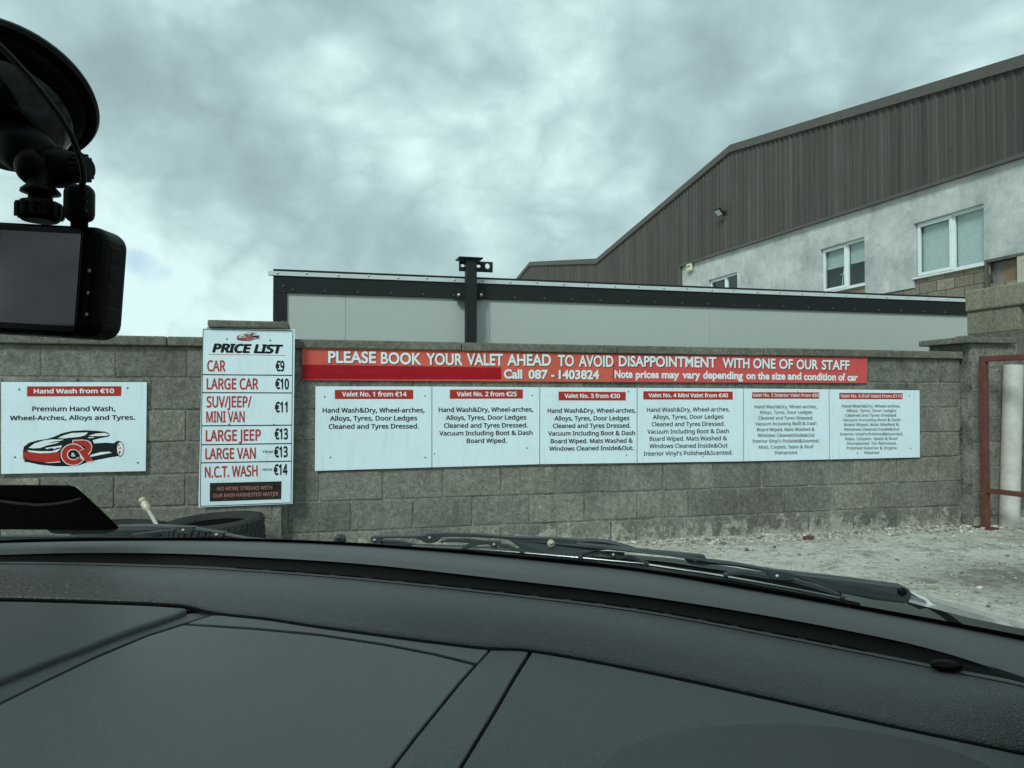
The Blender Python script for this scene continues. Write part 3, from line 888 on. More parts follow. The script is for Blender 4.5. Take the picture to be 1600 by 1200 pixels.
# pier at the gate
GP0 = uz(1519, 640, PIER)[0]
GP1 = uz(1592, 640, PIER)[0]
mb = MB()
zc = uz(1513, 535, .16)[1]
courses(mb, GP0, GP1, zc, PIER, .50, GP0 + .13)
mb.build('pier', M['block'], wall, bevel=.008, attr=True)
mb = MB()
mb.wbox(GP0 + .004, GP1 - .004, -.38, PIER - .004, -.2, zc - .003)
mb.wbox(PL0 + .004, PL1 - .004, -.33, PIER - .004, -.2, zt0 - .003)
mb.build('mortar', M['mortar'], wall)
mb = MB()
mb.wbox(uz(1513, 530, .16)[0], uz(1588, 530, .16)[0], -.42, .16, zc, uz(1513, 525.5, .16)[1], .5)
mb.build('pier_cap', M['coping'], wall, bevel=.008, attr=True)

# ------------------------------------------------------------------ boards and lettering
OB = .022                                      # face of the boards in front of the wall
LOGO_BLACK = [(232, 880), (229, 800), (240, 752), (290, 715), (380, 690), (470, 678), (540, 655), (620, 620), (720, 597), (850, 590), (960, 596), (1050, 604), (1085, 618), (1100, 640),
              (1080, 656), (1000, 670), (925, 690), (940, 722), (1060, 714), (1142, 720), (1160, 702), (1190, 694), (1215, 720), (1215, 840), (1165, 852), (1080, 866), (960, 890), (870, 912), (800, 938), (700, 950), (560, 951), (400, 936), (290, 912), (236, 905), (250, 885)]
LOGO_WHITE = [
    [(285, 766), (345, 722), (440, 692), (520, 682), (640, 684), (600, 696), (540, 704), (470, 722), (520, 716), (600, 706), (560, 722), (470, 742), (400, 768), (330, 772)],
    [(578, 668), (640, 640), (720, 618), (880, 612), (850, 640), (800, 655), (700, 665), (640, 672)],
    [(884, 646), (960, 624), (1050, 616), (1092, 634), (1070, 646), (960, 648)],
    [(880, 662), (935, 655), (940, 664), (890, 670)],
    [(450, 768), (620, 742), (612, 762), (565, 766), (545, 780), (525, 768), (490, 772), (470, 780)],
    [(268, 790), (340, 796), (400, 800), (520, 800), (580, 780), (615, 772), (570, 806), (500, 818), (400, 822), (290, 808)],
    [(905, 838), (1000, 810), (1090, 804), (1120, 816), (1060, 826), (960, 846), (905, 856)],
    [(440, 915), (600, 902), (606, 910), (500, 918)],
    [(795, 800), (850, 850), (880, 900), (830, 880), (800, 860)],
]
LOGO_RED = [[(234, 800), (290, 812), (400, 827), (510, 822), (590, 800), (598, 850), (600, 900), (500, 912), (400, 906), (300, 890), (237, 868)]]
LOGO_R = [(745, 285), (900, 280), (965, 292), (1012, 332), (1030, 390), (1012, 450), (972, 495), (1052, 605), (945, 612), (850, 482), (828, 452), (885, 440), (928, 412), (925, 372), (880, 360), (840, 335), (745, 335)]


def logo(parent, mp, o):
    """mp: logo coordinates (enlargement 6.4 x, origin 0, 580) -> photograph pixels"""
    z6 = lambda x, y: ((40 + x / 10) * 6.4, (80 + y / 10) * 6.4)
    st = [0]
    root = None

    def layer(polys, mat, name):
        nonlocal root
        st[0] += .0005
        mb = MB()
        for pl in polys:
            mb.prism([wp(*mp(*q), o + st[0]) for q in pl], -N * .0004)
        ob = mb.build(name, M[mat], root or parent)
        if root is None: root = ob

    ell = lambda cx, cy, rx, ry, n=20: [(cx + rx * math.cos(6.2832 * i / n), cy + ry * math.sin(6.2832 * i / n)) for i in range(n)]

    def ringC(cx, cy, ro, ri, ky, g0, g1, n=26):
        a0, a1 = math.radians(g0), math.radians(360 - g1)
        out = [(cx + ro * math.cos(a0 + (a1 - a0) * i / n), cy + ro * ky * math.sin(a0 + (a1 - a0) * i / n)) for i in range(n + 1)]
        inn = [(cx + ri * math.cos(a0 + (a1 - a0) * i / n), cy + ri * ky * math.sin(a0 + (a1 - a0) * i / n)) for i in range(n, -1, -1)]
        return [z6(*q) for q in out + inn]

    layer([LOGO_BLACK], 'ink', 'logo')
    layer(LOGO_WHITE, 'white_ink', 'logo_highlight')
    layer(LOGO_RED, 'red', 'logo_bumper')
    layer([ell(1200, 778, 40, 77)], 'ink', 'logo_wheel_rim')
    layer([ell(1203, 778, 32, 68)], 'white_ink', 'logo_wheel')
    layer([[(1180, 735), (1198, 728), (1188, 762)], [(1185, 775), (1212, 755), (1206, 780)], [(1190, 795), (1210, 805), (1195, 832), (1184, 825)]], 'red', 'logo_spokes')
    big = [(845 + (x - 890) * 1.0, y) for x, y in []]
    cx_ = sum(p[0] for p in LOGO_R) / len(LOGO_R)
    layer([[z6(x + (12 if x > 905 else -12), y + (12 if y > 430 else -12)) for x, y in LOGO_R]], 'pink_ink', 'logo_letter_edge')
    layer([[z6(*q) for q in LOGO_R]], 'red', 'logo_letter')
    layer([ringC(742, 503, 195, 80, .89, 28, 30)], 'pink_ink', 'logo_letter_edge')
    layer([ringC(742, 503, 180, 97, .89, 31, 34)], 'red', 'logo_letter')
    layer([[z6(*q) for q in ell(748, 502, 78, 72)]], 'ink', 'logo_disc')
    mb = MB()
    a, b = mp(*z6(712, 532)), mp(*z6(780, 532))
    line(mb, '&', *a, *b, abs(mp(*z6(0, 532))[1] - mp(*z6(0, 476))[1]), o + .0068, .02)
    mb.build('logo_ampersand', M['white_ink'], root)


def title(parent, q, rows, o, mat='red', bold=.035):
    s = flat('title_strip', q, o + .0012, M[mat], parent)
    mb = MB()
    for r in rows:
        line(mb, *r, o + .0022, bold)
    mb.build('lettering', M['white_ink'], s)
    return s


def body(parent, rows, o, bold=.018, mat='ink', **kw):
    for r in rows:
        mb = MB()
        line(mb, *r, o + .0012, bold, **kw)
        mb.build('lettering', M[mat], parent)


# hand wash board
b = board('hand_wash_sign', [(1.6, 597), (229.4, 597.2), (227.8, 736.2), (1.6, 740.6)], OB, .008, M['sign'], 'white landscape board with a car logo under the words Hand Wash from €10', 'sign')
k = (0, 580, 6.4)
zp = lambda x, y, ox=0, oy=580, kk=6.4: (x / kk + ox, y / kk + oy)
title(b, [zp(270, 152), zp(1215, 150), zp(1210, 248), zp(270, 252)], zl([('Hand Wash from €10', 338, 223, 1142, 220, 46)], *k), OB)
body(b, zl([('Premium Hand Wash,', 322, 401, 1153, 399, 49), ('Wheel-Arches, Alloys and Tyres.', 98, 492, 1352, 485, 47)], *k), OB, .024)
logo(b, lambda x, y: (x / 6.4, y / 6.4 + 580), OB)
screws(b, [zp(192, 182), zp(1275, 168), zp(150, 860), zp(1378, 915)], OB)

# six valet boards in a row
HW = 'Hand Wash&Dry, Wheel-arches,'
AL, CL, VA = 'Alloys, Tyres, Door Ledges', 'Cleaned and Tyres Dressed.', 'Vacuum Including Boot & Dash'
k3 = (440, 380, 3.077)
xs = [(493, 603.6, 492, 735.9), (675, 603.9, 675, 730.3), (843.8, 605.2, 843.4, 725.3), (995.7, 606, 995.7, 723.3), (1161.8, 607, 1162.3, 720.8), (1295.8, 608.4, 1296.4, 717.9), (1436.8, 609.8, 1437.5, 714.7)]
info = [
    ('white board headed Valet No. 1 with three short lines', zl([(HW, 197, 815, 688, 814, 23), (AL, 233, 854, 652, 852, 23), (CL, 226, 893, 660, 891, 23)], *k3),
     [(256, 705), (633, 705), (633, 749), (256, 749)], k3, [('Valet No. 1 from €14', 290, 737, 602, 737, 23)], [(207, 738), (235, 1030), (690, 735), (690, 1030)]),
    ('white board headed Valet No. 2 with five lines of text', zl([(HW, 755, 812, 1210, 810, 22), (AL, 790, 850, 1177, 848, 22), (CL, 781, 888, 1184, 886, 22), (VA, 758, 925, 1207, 922, 22), ('Board Wiped.', 890, 961, 1083, 960, 22)], *k3),
     [(809, 704), (1160, 703), (1160, 747), (809, 748)], k3, [('Valet No. 2 from €25', 842, 736, 1131, 736, 22)], [(1205, 732), (735, 1012), (1180, 985)]),
    ('white board headed Valet No. 3, six lines ending Inside&Out with a full stop', zl([(HW, 157, 452, 1532, 448, 70), (AL, 262, 572, 1435, 568, 70), (CL, 240, 690, 1455, 684, 70), (VA, 165, 808, 1525, 800, 70), ('Board Wiped. Mats Washed &', 205, 928, 1490, 918, 68), ('Windows Cleaned Inside&Out.', 182, 1045, 1500, 1032, 68)], 840, 600, 10),
     [(328, 118), (1378, 124), (1378, 258), (328, 256)], (840, 600, 10), [('Valet No. 3 from €30', 420, 218, 1288, 220, 68)], [(1420, 120), (1393, 1110)]),
    ('white board headed Valet No. 4 Mini Valet with seven lines', zl([(HW, 108, 436, 1400, 428, 66), (AL, 202, 550, 1305, 542, 66), (CL, 183, 662, 1327, 655, 66), (VA, 115, 778, 1392, 768, 66), ('Board Wiped. Mats Washed &', 150, 890, 1360, 880, 66), ('Windows Cleaned Inside&Out', 148, 1004, 1368, 992, 66), ("Interior Vinyl's Polished&Scented.", 58, 1122, 1450, 1104, 66)], 1000, 600, 10),
     [(52, 112), (1450, 118), (1450, 244), (52, 242)], (1000, 600, 10), [('Valet No. 4 Mini Valet from €40', 132, 208, 1375, 210, 64)], [(940, 125), (980, 1137)]),
    ('white board headed Valet No. 5 Interior Valet with nine lines', zl([(HW, 290, 382, 1263, 380, 52), (AL, 370, 470, 1190, 466, 52), (CL, 350, 558, 1208, 556, 52), (VA, 303, 650, 1256, 642, 52), ('Board Wiped. Mats Washed &', 330, 740, 1230, 734, 52), ('Windows CleanedInside&Out', 338, 830, 1230, 826, 52), ("Interior Vinyl's Polished&Scented,", 260, 920, 1303, 914, 52), ('Mats, Carpets. Seats & Roof', 357, 1012, 1215, 1004, 52), ('Shampooed.', 598, 1098, 970, 1096, 52)], 1150, 600, 10),
     [(252, 128), (1300, 130), (1300, 230), (252, 228)], (1150, 600, 10), [('Valet No. 5 Interior Valet From €80', 258, 200, 1297, 203, 54)], [(965, 125), (985, 590)]),
    ('white board headed Valet No. 6 Full Valet, eleven lines of the smallest text', zl([(HW, 305, 368, 1220, 368, 46), (AL, 375, 438, 1155, 438, 44), (CL, 360, 512, 1165, 510, 44), (VA, 318, 584, 1220, 582, 44), ('Board Wiped. Mats Washed &', 340, 658, 1195, 654, 44), ('Windows Cleaned Inside&Out', 340, 732, 1200, 728, 44), ("Interior Vinyl's Polished&Scented,", 272, 806, 1260, 802, 44), ('Mats, Carpets. Seats & Roof', 360, 880, 1178, 874, 44), ('Shampooed. Tar Removed,', 380, 950, 1158, 948, 44), ('Polished Exterior & Engine', 380, 1024, 1160, 1020, 44), ('Washed', 652, 1096, 885, 1094, 44)], 1285, 600, 10),
     [(265, 138), (1253, 142), (1253, 238), (265, 236)], (1285, 600, 10), [('Valet No. 6 (Full Valet) From €110', 282, 212, 1240, 216, 54)], [(1357, 182), (1375, 1005), (545, 1078)]),
]
names = []
for i, (lab, rows, tq, tk, trow, scr) in enumerate(info):
    l, r = xs[i], xs[i + 1]
    g0 = .55 if i else 0
    g1 = .55 if i < 5 else 0
    b = board('valet_sign', [(l[0] + g0, l[1]), (r[0] - g1, r[1]), (r[2] - g1, r[3]), (l[2] + g0, l[3])], OB, .008, M['sign'], lab, 'sign', 'valet boards in a row')
    title(b, [(x / tk[2] + tk[0], y / tk[2] + tk[1]) for x, y in tq], zl(trow, *tk), OB, 'red', .030 if i < 4 else .014)
    body(b, rows, OB, .024 if i < 3 else .017 if i == 3 else .009)
    screws(b, [(x / tk[2] + tk[0], y / tk[2] + tk[1]) for x, y in scr], OB, .006)

# red banner in two lengths, with the overpainted strip
q1 = [(471.8, 543.2), (958.4, 553.6), (958.4, 597), (471.8, 593.8)]
q2 = [(959.2, 553.6), (1355, 558.6), (1355, 598.8), (959.2, 597)]
OBN = .020
b1 = board('banner_board', q1, OBN, .006, M['banner_orange'], 'long coral red board reading PLEASE BOOK YOUR VALET AHEAD with a phone number', 'sign', 'red notice boards under the coping')
b2 = board('banner_board', q2, OBN, .006, M['banner_pink'], 'pinkish red board reading DISAPPOINTMENT WITH ONE OF OUR STAFF', 'sign', 'red notice boards under the coping')
flat('overpaint_strip', [(472.3, 569.6), (783.2, 574.2), (783.2, 592.9), (472.3, 592.4)], OBN + .0012, M['banner_deep'], b1)
kA, kB, kC, kD = (460, 535, 6.154), (710, 535, 6.154), (950, 540, 7.619), (1150, 545, 7.619)
L1 = zl([('PLEASE', 325, 194, 785, 198, 106), ('BOOK', 832, 203, 1222, 212, 106), ('YOUR', 1268, 213, 1618, 218, 106)], *kA)
L1 += zl([('VALET', 120, 216, 468, 220, 106), ('AHEAD', 508, 220, 930, 222, 104), ('TO', 995, 226, 1150, 228, 102), ('AVOID', 1195, 230, 1530, 233, 102)], *kB)
L1b = zl([('Call', 475, 344, 652, 346, 82), ('087', 712, 347, 900, 348, 80), ('-', 930, 347, 962, 348, 80), ('1403824', 1003, 349, 1392, 351, 80)], *kB)
L2 = zl([('DISAPPOINTMENT', 130, 243, 1290, 258, 118)], *kC)
L2 += [('WITH', 1129, 574.2, 1171.2, 575, 14.6)] + zl([('ONE', 205, 228, 472, 234, 112), ('OF', 515, 234, 680, 238, 110), ('OUR', 722, 240, 978, 242, 108), ('STAFF', 1022, 244, 1352, 250, 108)], *kD)
L2b = zl([('Note', 78, 384, 292, 382, 88), ('prices', 330, 384, 605, 385, 84), ('may', 640, 386, 850, 387, 84), ('vary', 885, 388, 1100, 389, 84)], *kC)
L2b += [('depending', 1098.6, 591.2, 1160.8, 592.2, 11.2)] + zl([('on', 122, 358, 232, 360, 82), ('the', 258, 361, 398, 363, 82), ('size', 428, 363, 588, 364, 82), ('and', 615, 364, 778, 366, 82), ('condition', 808, 370, 1190, 374, 82), ('of', 1218, 376, 1300, 377, 82), ('car', 1326, 378, 1450, 380, 80)], *kD)
for bb, rows, rows2, edge in ((b1, L1, L1b, True), (b2, L2, L2b, False)):
    for rr, sw in ((rows, .7), (rows2, .6 if edge else 0)):
        for r in rr:
            mb = MB()
            line(mb, *r, OBN + .0024, .026 if rr is rows else .034, builtin=True)
            lt = mb.build('lettering', M['white_ink'], bb)
            if sw:
                mb = MB()
                line(mb, *r, OBN + .0012, .018, builtin=True, dx=sw, dy=sw, fat=.022)
                mb.build('lettering_shadow', M['ink'], lt)
screws(b1, [(482.5, 546.5), (479, 586), (737, 551), (869, 588), (940.5, 586.5), (956, 588)], OBN, .006)
screws(b2, [(964.5, 554), (963, 589.5), (1122, 580.5), (1173.5, 559), (1263, 560), (1348.5, 562.5), (1351, 594), (1229, 590)], OBN, .006)

# price list on the pier
OP = PIER + .022
b = board('price_list_sign', [(316.8, 513.2), (461, 514.6), (457, 787.2), (310, 793)], OP, .01, M['sign'], 'tall white PRICE LIST board with red car types and black prices on the pier', 'sign')
U_ = lambda x, y: (x / 7.5 + 305, y / 7.5 + 495)
L_ = lambda x, y: (x / 7.5 + 305, y / 7.5 + 640)
rules = []
def rule(a, c, w=.45):
    (x0, y0), (x1, y1) = a, c
    dx, dy = x1 - x0, y1 - y0
    l = math.hypot(dx, dy)
    nx, ny = -dy / l * w, dx / l * w
    rules.append([(x0 + nx, y0 + ny), (x1 + nx, y1 + ny), (x1 - nx, y1 - ny), (x0 - nx, y0 - ny)])
TL, TR, BR, BL = U_(92, 145), U_(1145, 165), L_(1122, 1092), L_(58, 1133)
for a, c in ((TL, TR), (TR, BR), (BR, BL), (BL, TL)): rule(a, c, .5)
for a, c in ((U_(86, 677), U_(1142, 686)), (U_(82, 888), U_(1140, 892)), (L_(72, 190), L_(1135, 182)), (L_(66, 412), L_(1130, 397)), (L_(62, 624), L_(1126, 604))): rule(a, c, .75)
mb = MB()
for q in rules: mb.prism([wp(*p, OP + .0012 + .00005 * rules.index(q)) for p in q], -N * .0008)
mb.build('ruled_lines', M['ink'], b)
def ptext(f, mat, bold, s, x0, y0, x1, y1, h, **kw):
    mb = MB()
    line(mb, s, *f(x0, y0), *f(x1, y1), h / 7.5, OP + .0012, bold, **kw)
    mb.build('lettering', M[mat], b)


ptext(U_, 'ink', .055, 'PRICE LIST', 198, 418, 1032, 434, 108, shear=.22)
for s, f, x0, y0, x1, y1, h in (('€9', U_, 942, 640, 1046, 642, 128), ('€10', U_, 938, 848, 1100, 852, 128), ('€11', U_, 933, 1122, 1083, 1122, 128), ('€13', L_, 930, 352, 1088, 350, 132), ('€13', L_, 925, 562, 1085, 558, 130), ('€14', L_, 920, 770, 1083, 766, 130)):
    ptext(f, 'ink', .036, s, x0, y0, x1, y1, h)
ptext(L_, 'ink', .012, 'FROM', 795, 508, 907, 508, 27)
ptext(L_, 'ink', .012, 'FROM', 789, 718, 902, 716, 27)
for s, f, x0, y0, x1, y1, h in (('CAR', U_, 140, 640, 355, 642, 132), ('LARGE CAR', U_, 134, 852, 740, 853, 132), ('SUV/JEEP/', U_, 132, 1064, 662, 1062, 134), ('MINI VAN', L_, 128, 152, 580, 148, 132), ('LARGE JEEP', L_, 122, 374, 770, 364, 134), ('LARGE VAN', L_, 118, 584, 712, 576, 132), ('N.C.T. WASH', L_, 112, 800, 732, 782, 132)):
    ptext(f, 'price_red', .026, s, x0, y0, x1, y1, h)
mb = MB()
a, c = U_(158, 438), U_(1058, 453)
mb.prism([wp(a[0], a[1] - .3, OP + .0013), wp(c[0], c[1] - .3, OP + .0013), wp(c[0], c[1] + .3, OP + .0013), wp(a[0], a[1] + .3, OP + .0013)], -N * .0008)
mb.build('underline', M['price_red'], b)
s = flat('slogan_panel', [L_(172, 860), L_(1012, 840), L_(1008, 1050), L_(170, 1078)], OP + .0012, M['black_panel'], b)
mb = MB()
line(mb, 'NO MORE STREAKS WITH', *L_(260, 950), *L_(902, 936), 44 / 7.5, OP + .0022, .012)
line(mb, 'OUR RAIN HARVESTED WATER', *L_(210, 1030), *L_(972, 1008), 44 / 7.5, OP + .0022, .012)
mb.build('lettering', M['brown_ink'], s)
logo(b, lambda x, y: (370.2 + (x - 229) / (1240 - 229) * 36.6, 519.6 + (y - 590) / (951 - 590) * 13.2), OP)
screws(b, [U_(372, 262), U_(880, 276), L_(398, 172), L_(922, 175), L_(357, 1052), L_(915, 1022)], OP, .006)

# ------------------------------------------------------------------ grey panel shed behind the wall
OS = -1.65
US0, US1 = uz(426.6, 470, OS)[0], uz(1524, 470, OS)[0]
shed = empty('panel_shed', W(US0, OS, 0), 'low shed of grey green panels with black steel beams behind the wall', 'shed')
zb0 = uz(448, 457.3, OS)[1]
zb1 = uz(448, 431.2, OS)[1]
zw1 = uz(448, 424.6, OS)[1]
up = [uz(447.8, 500, OS)[0], uz(540, 500, OS)[0], uz(765.5, 500, OS)[0], uz(1110, 500, OS)[0], uz(1481, 500, OS)[0], US1]
for a, c in zip(up[:-1], up[1:]):
    mb = MB()
    mb.wbox(a + .0008, c - .0008, OS - .10, OS - .02, .02, zb0 + .01)
    mb.build('panel', M['panel'], shed, bevel=.003)
mb = MB()
mb.wbox(US0, US1, OS - .10, OS, zb0, zb1)
mb.wbox(US0, US1, OS, OS + .006, zb0, zb0 + .012)
mb.build('beam', M['black_steel'], shed, bevel=.003)
mb = MB()
mb.wbox(US0, up[0], OS - .10, OS + .003, 0, zb0)
mb.build('corner_post', M['black_steel'], shed, bevel=.003)
mb = MB()
mb.wbox(uz(419, 428, OS)[0], US1, OS - .03, OS + .014, zb1, zw1)
mb.build('trim_strip', M['trim'], shed, bevel=.002)
mb = MB()
mb.wbox(US0, US1, OS - .12, OS + .004, zw1, zw1 + .022)
mb.build('top_rail', M['black_steel'], shed, bevel=.003)
mb = MB()
mb.wbox(US0 + .05, US1, OS - 3.2, OS - .13, 0, zw1 - .02)
mb.build('body', M['panel'], shed)
bl = None
uu = uz(432, 428, OS)[0]
pts = []
while uu < US1 - .2:
    pts.append(W(uu + rb.uniform(-.01, .01), OS + .014, zb1 + .022 + (.008 if len(pts) % 2 else 0)))
    uu += .277
uu = uz(456, 450, OS)[0]
while uu < US1 - .2:
    pts.append(W(uu + rb.uniform(-.01, .01), OS, zb0 + .028))
    uu += .305
pts += [W(up[0] - .03, OS + .003, zb0 + .06 - .33 * i) for i in range(2)]
DULL = pm('dull_bolt', (.16, .18, .18), .5, .5)
protos = {}
for p in pts:
    dull = abs((p - W0).z - (zb1 + .022)) > .02
    if dull not in protos:
        mb = MB()
        rr = .008 if dull else .011
        mb.lathe([(rr, 0), (rr, .004), (rr * .6, .008), (.0001, .009)], p, N, 8)
        bl = mb.build('bolt', DULL if dull else M['bolt'], shed, smooth=True)
        bl.data.transform(Matrix.Translation(wloc(shed) - p))
        bl.location = p - wloc(shed)
        protos[dull] = bl
    else:
        clone(protos[dull], shed, p)

# steel column standing against it
OC = OS + .16
uc0, uc1 = uz(729, 480, OC)[0], uz(745.2, 480, OC)[0]
zc1 = uz(735, 404, OC)[1]
colm = empty('steel_column', W((uc0 + uc1) / 2, OC, 0), 'black steel column with drilled bracket plate rising above the shed', 'column')
mb = MB()
mb.wbox(uc0, uc1, OC - .10, OC, 0, zc1)
mb.build('post', M['black_steel'], colm, bevel=.004)
mb = MB()
mb.wbox(uz(716.5, 403, OC)[0], uz(754, 403, OC)[0], OC - .17, OC + .03, zc1, zc1 + .012)
mb.build('top_plate', M['black_steel'], colm, bevel=.002)


def drilled(name, u0, u1, z0, z1, o, th, holes, parent):
    bm = bmesh.new()
    def loop(pts):
        vs = [bm.verts.new(p) for p in pts]
        return [bm.edges.new((vs[i], vs[(i + 1) % len(vs)])) for i in range(len(vs))]
    es = loop([W(u0, o, z0), W(u1, o, z0), W(u1, o, z1), W(u0, o, z1)])
    for hu, hz, rx, rz in holes:
        es += loop([W(hu + rx * math.cos(6.2832 * i / 16), o, hz + rz * math.sin(6.2832 * i / 16)) for i in range(16)])
    r = bmesh.ops.triangle_fill(bm, edges=es, use_beauty=True)
    fs = [f for f in r['geom'] if isinstance(f, bmesh.types.BMFace)]
    ex = bmesh.ops.extrude_face_region(bm, geom=fs)
    bmesh.ops.translate(bm, vec=N * -th, verts=[v for v in ex['geom'] if isinstance(v, bmesh.types.BMVert)])
    bmesh.ops.recalc_face_normals(bm, faces=bm.faces)
    bmesh.ops.translate(bm, vec=-wloc(parent), verts=bm.verts)
    me = bpy.data.meshes.new(name)
    bm.to_mesh(me)
    bm.free()
    me.materials.append(M['black_steel'])
    ob = bpy.data.objects.new(name, me)
    COL.objects.link(ob)
    ob.parent = parent
    return ob


hz = lambda x, y, o: uz(x, y, o)
OB2 = OC - .105
a, c = uz(717.3, 423.5, OB2), uz(770, 407.6, OB2)
drilled('bracket_plate', a[0], c[0], a[1], zc1 - .004, OB2, .012, [(*hz(723, 415, OB2), .020, .015), (*hz(748, 415.8, OB2), .020, .015), (*hz(761.8, 415.8, OB2), .024, .027)], colm)
for x0, x1, hx in ((712, 729, 717), (745, 756, 751.5)):
    a, c = uz(x0, 467.5, OC - .09), uz(x1, 454.5, OC - .09)
    mb = MB()
    mb.wbox(a[0], c[0], OC - .145, OC - .088, a[1], c[1])
    cl = mb.build('cleat', M['black_steel'], colm, bevel=.002)
    mb = MB()
    p = wp(hx, 461, OC - .088)
    mb.lathe([(.018, 0), (.018, .008), (.010, .016), (.0001, .017)], p, N, 8)
    mb.build('bolt', M['bolt'], cl, smooth=True)

# ------------------------------------------------------------------ warehouse gable across the end of the wall
wh = empty('warehouse', F(20, 0, 0), 'warehouse with brown ribbed cladding over a stained grey rendered wall', 'building')
outl = [(sz(1600, 90)[0], sz(1600, 90)[1]), sz(1145, 228), sz(935, 405), sz(830, 410)]
sl1 = (outl[1][1] - outl[0][1]) / (outl[1][0] - outl[0][0])
span2 = outl[3][0] - outl[2][0]
S_NEAR = -6.0
prof = [(S_NEAR, outl[0][1] - sl1 * (outl[0][0] - S_NEAR))] + outl + [(outl[3][0] + span2, outl[2][1])]


def ztop(s):
    for (a, za), (b_, zb_) in zip(prof[:-1], prof[1:]):
        if s <= b_: return za + (zb_ - za) * (s - a) / (b_ - a)
    return prof[-1][1]


s_ed, z_ed = sz(1064, 414.5)
zc_b = .5 * (sz(1600, 241)[1] + z_ed)
zr = lambda s: sz(1600, 241)[1] + (z_ed - sz(1600, 241)[1]) * (s - sz(1600, 241)[0]) / (s_ed - sz(1600, 241)[0])
mb = MB()
PR = .225
rib = [(0, 0), (.125, 0), (.142, .027), (.193, .027), (.21, 0)]
rows = []
s = S_NEAR
pts_s = []
while s < prof[-1][0]:
    for ds, oo in rib:
        pts_s.append((s + ds, .05 + oo))
    s += PR
extra = [p[0] for p in prof]
top, bot = [], []
for s, oo in pts_s:
    top.append(F(s, oo, ztop(s) - .03))
    bot.append(F(s, oo, zr(s) if s < s_ed else 1.2))
mb.grid([bot, top])
mb.build('cladding', M['clad'], wh, uv=lambda p: ((p - F0).dot(E_), p.z))
# gable and eaves flashings
mb = MB()
for (a, za), (c, zc_) in zip(prof[:-1], prof[1:]):
    mb.prism([F(a, .13, za), F(c, .13, zc_), F(c, .13, zc_ - .20), F(a, .13, za - .20)], NF * -.16)
mb.build('verge_flashing', M['flash'], wh)
mb = MB()
mb.prism([F(S_NEAR, .11, zr(S_NEAR)), F(s_ed, .11, zr(s_ed)), F(s_ed, .11, zr(s_ed) - .07), F(S_NEAR, .11, zr(S_NEAR) - .07)], NF * -.11)
mb.fbox(s_ed - .10, s_ed + .02, -.02, .11, 1.0, zr(s_ed))
mb.build('drip_flashing', M['flash'], wh)
# roof slopes and the walls behind
mb = MB()
for (a, za), (c, zc_) in zip(prof[:-1], prof[1:]):
    mb.prism([F(a, .10, za + .03), F(c, .10, zc_ + .03), F(c, .10, zc_ - .03), F(a, .10, za - .03)], NF * -26)
mb.build('roof', M['flash'], wh)
mb = MB()
for (a, za), (c, zc_) in zip(prof[:-1], prof[1:]):
    mb.prism([F(a, -.9, za - .05), F(c, -.9, zc_ - .05), F(c, -.9, 0), F(a, -.9, 0)], NF * -24)
mb.build('inner_wall', M['dark_room'], wh)

# rendered wall with window openings
W1 = [sz(1427, 348.5), sz(1537.5, 411)]
win = []
for (xl, yl, xr, yr_, yb, mx) in ((1427, 348.5, 1537.3, 317.5, 412.3, 1483.5), (1280.7, 388.7, 1351, 369.7, 444, 1318), (1106.6, 437, 1152, 424.7, None, 1131)):
    s1, zt1 = sz(xl, yl)
    s0, zt0_ = sz(xr, yr_)
    zt_ = (zt1 + zt0_) / 2
    zb_ = sz(xr, yb)[1] if yb else zt_ - 1.0
    win.append((s0, s1, zb_, zt_, sz(mx, 400)[0]))
zlow = sz(1425, 450)[1]
n0, n1 = sz(1592, 420)[0], sz(1545.5, 420)[0]
nzt = .5 * (sz(1546, 411)[1] + sz(1592, 401)[1])
holes = [(w[0], w[1], w[2], w[3]) for w in win] + [(n0, n1, zlow - .2, nzt)]
cut = [(w[0], w[1], zlow, w[2]) for w in win[:2]]


def holed(mb, s0, s1, z0, z1, holes, o, depth):
    ss = sorted({s0, s1} | {h for q in holes for h in q[:2] if s0 < h < s1})
    zz = sorted({z0, z1} | {h for q in holes for h in q[2:] if z0 < h < z1})
    ins = lambda s, z: any(h[0] < s < h[1] and h[2] < z < h[3] for h in holes)
    full = lambda i, j: 0 <= i < len(ss) - 1 and 0 <= j < len(zz) - 1 and not ins((ss[i] + ss[i + 1]) / 2, (zz[j] + zz[j + 1]) / 2)
    for i in range(len(ss) - 1):
        for j in range(len(zz) - 1):
            if not full(i, j): continue
            a, b_, c, d = ss[i], ss[i + 1], zz[j], zz[j + 1]
            mb.add([F(a, o, c), F(b_, o, c), F(b_, o, d), F(a, o, d)], [(0, 1, 2, 3)])
            if not full(i - 1, j): mb.add([F(a, o, c), F(a, o, d), F(a, o - depth, d), F(a, o - depth, c)], [(0, 1, 2, 3)])
            if not full(i + 1, j): mb.add([F(b_, o, c), F(b_, o, d), F(b_, o - depth, d), F(b_, o - depth, c)], [(0, 1, 2, 3)])
            if not full(i, j - 1): mb.add([F(a, o, c), F(b_, o, c), F(b_, o - depth, c), F(a, o - depth, c)], [(0, 1, 2, 3)])
            if not full(i, j + 1): mb.add([F(a, o, d), F(b_, o, d), F(b_, o - depth, d), F(a, o - depth, d)], [(0, 1, 2, 3)])


fuv = lambda p: ((p - F0).dot(E_), p.z)
sN = sz(1592, 420)[0]
mb = MB()
holed(mb, S_NEAR, s_ed - .09, 0, zr(10) + .12, holes + cut + [(n1 - .12, s_ed, -1, zlow), (sN - .0, n1 - .12, -1, zlow - .12)], 0, .03)
mb.build('rendered_wall', M['render'], wh, uv=fuv)
mb = MB()
holed(mb, S_NEAR, s_ed - .05, 0, zr(10) + .10, holes, -.031, .20)
mb.build('stone_wall', M['stone'], wh, uv=fuv)


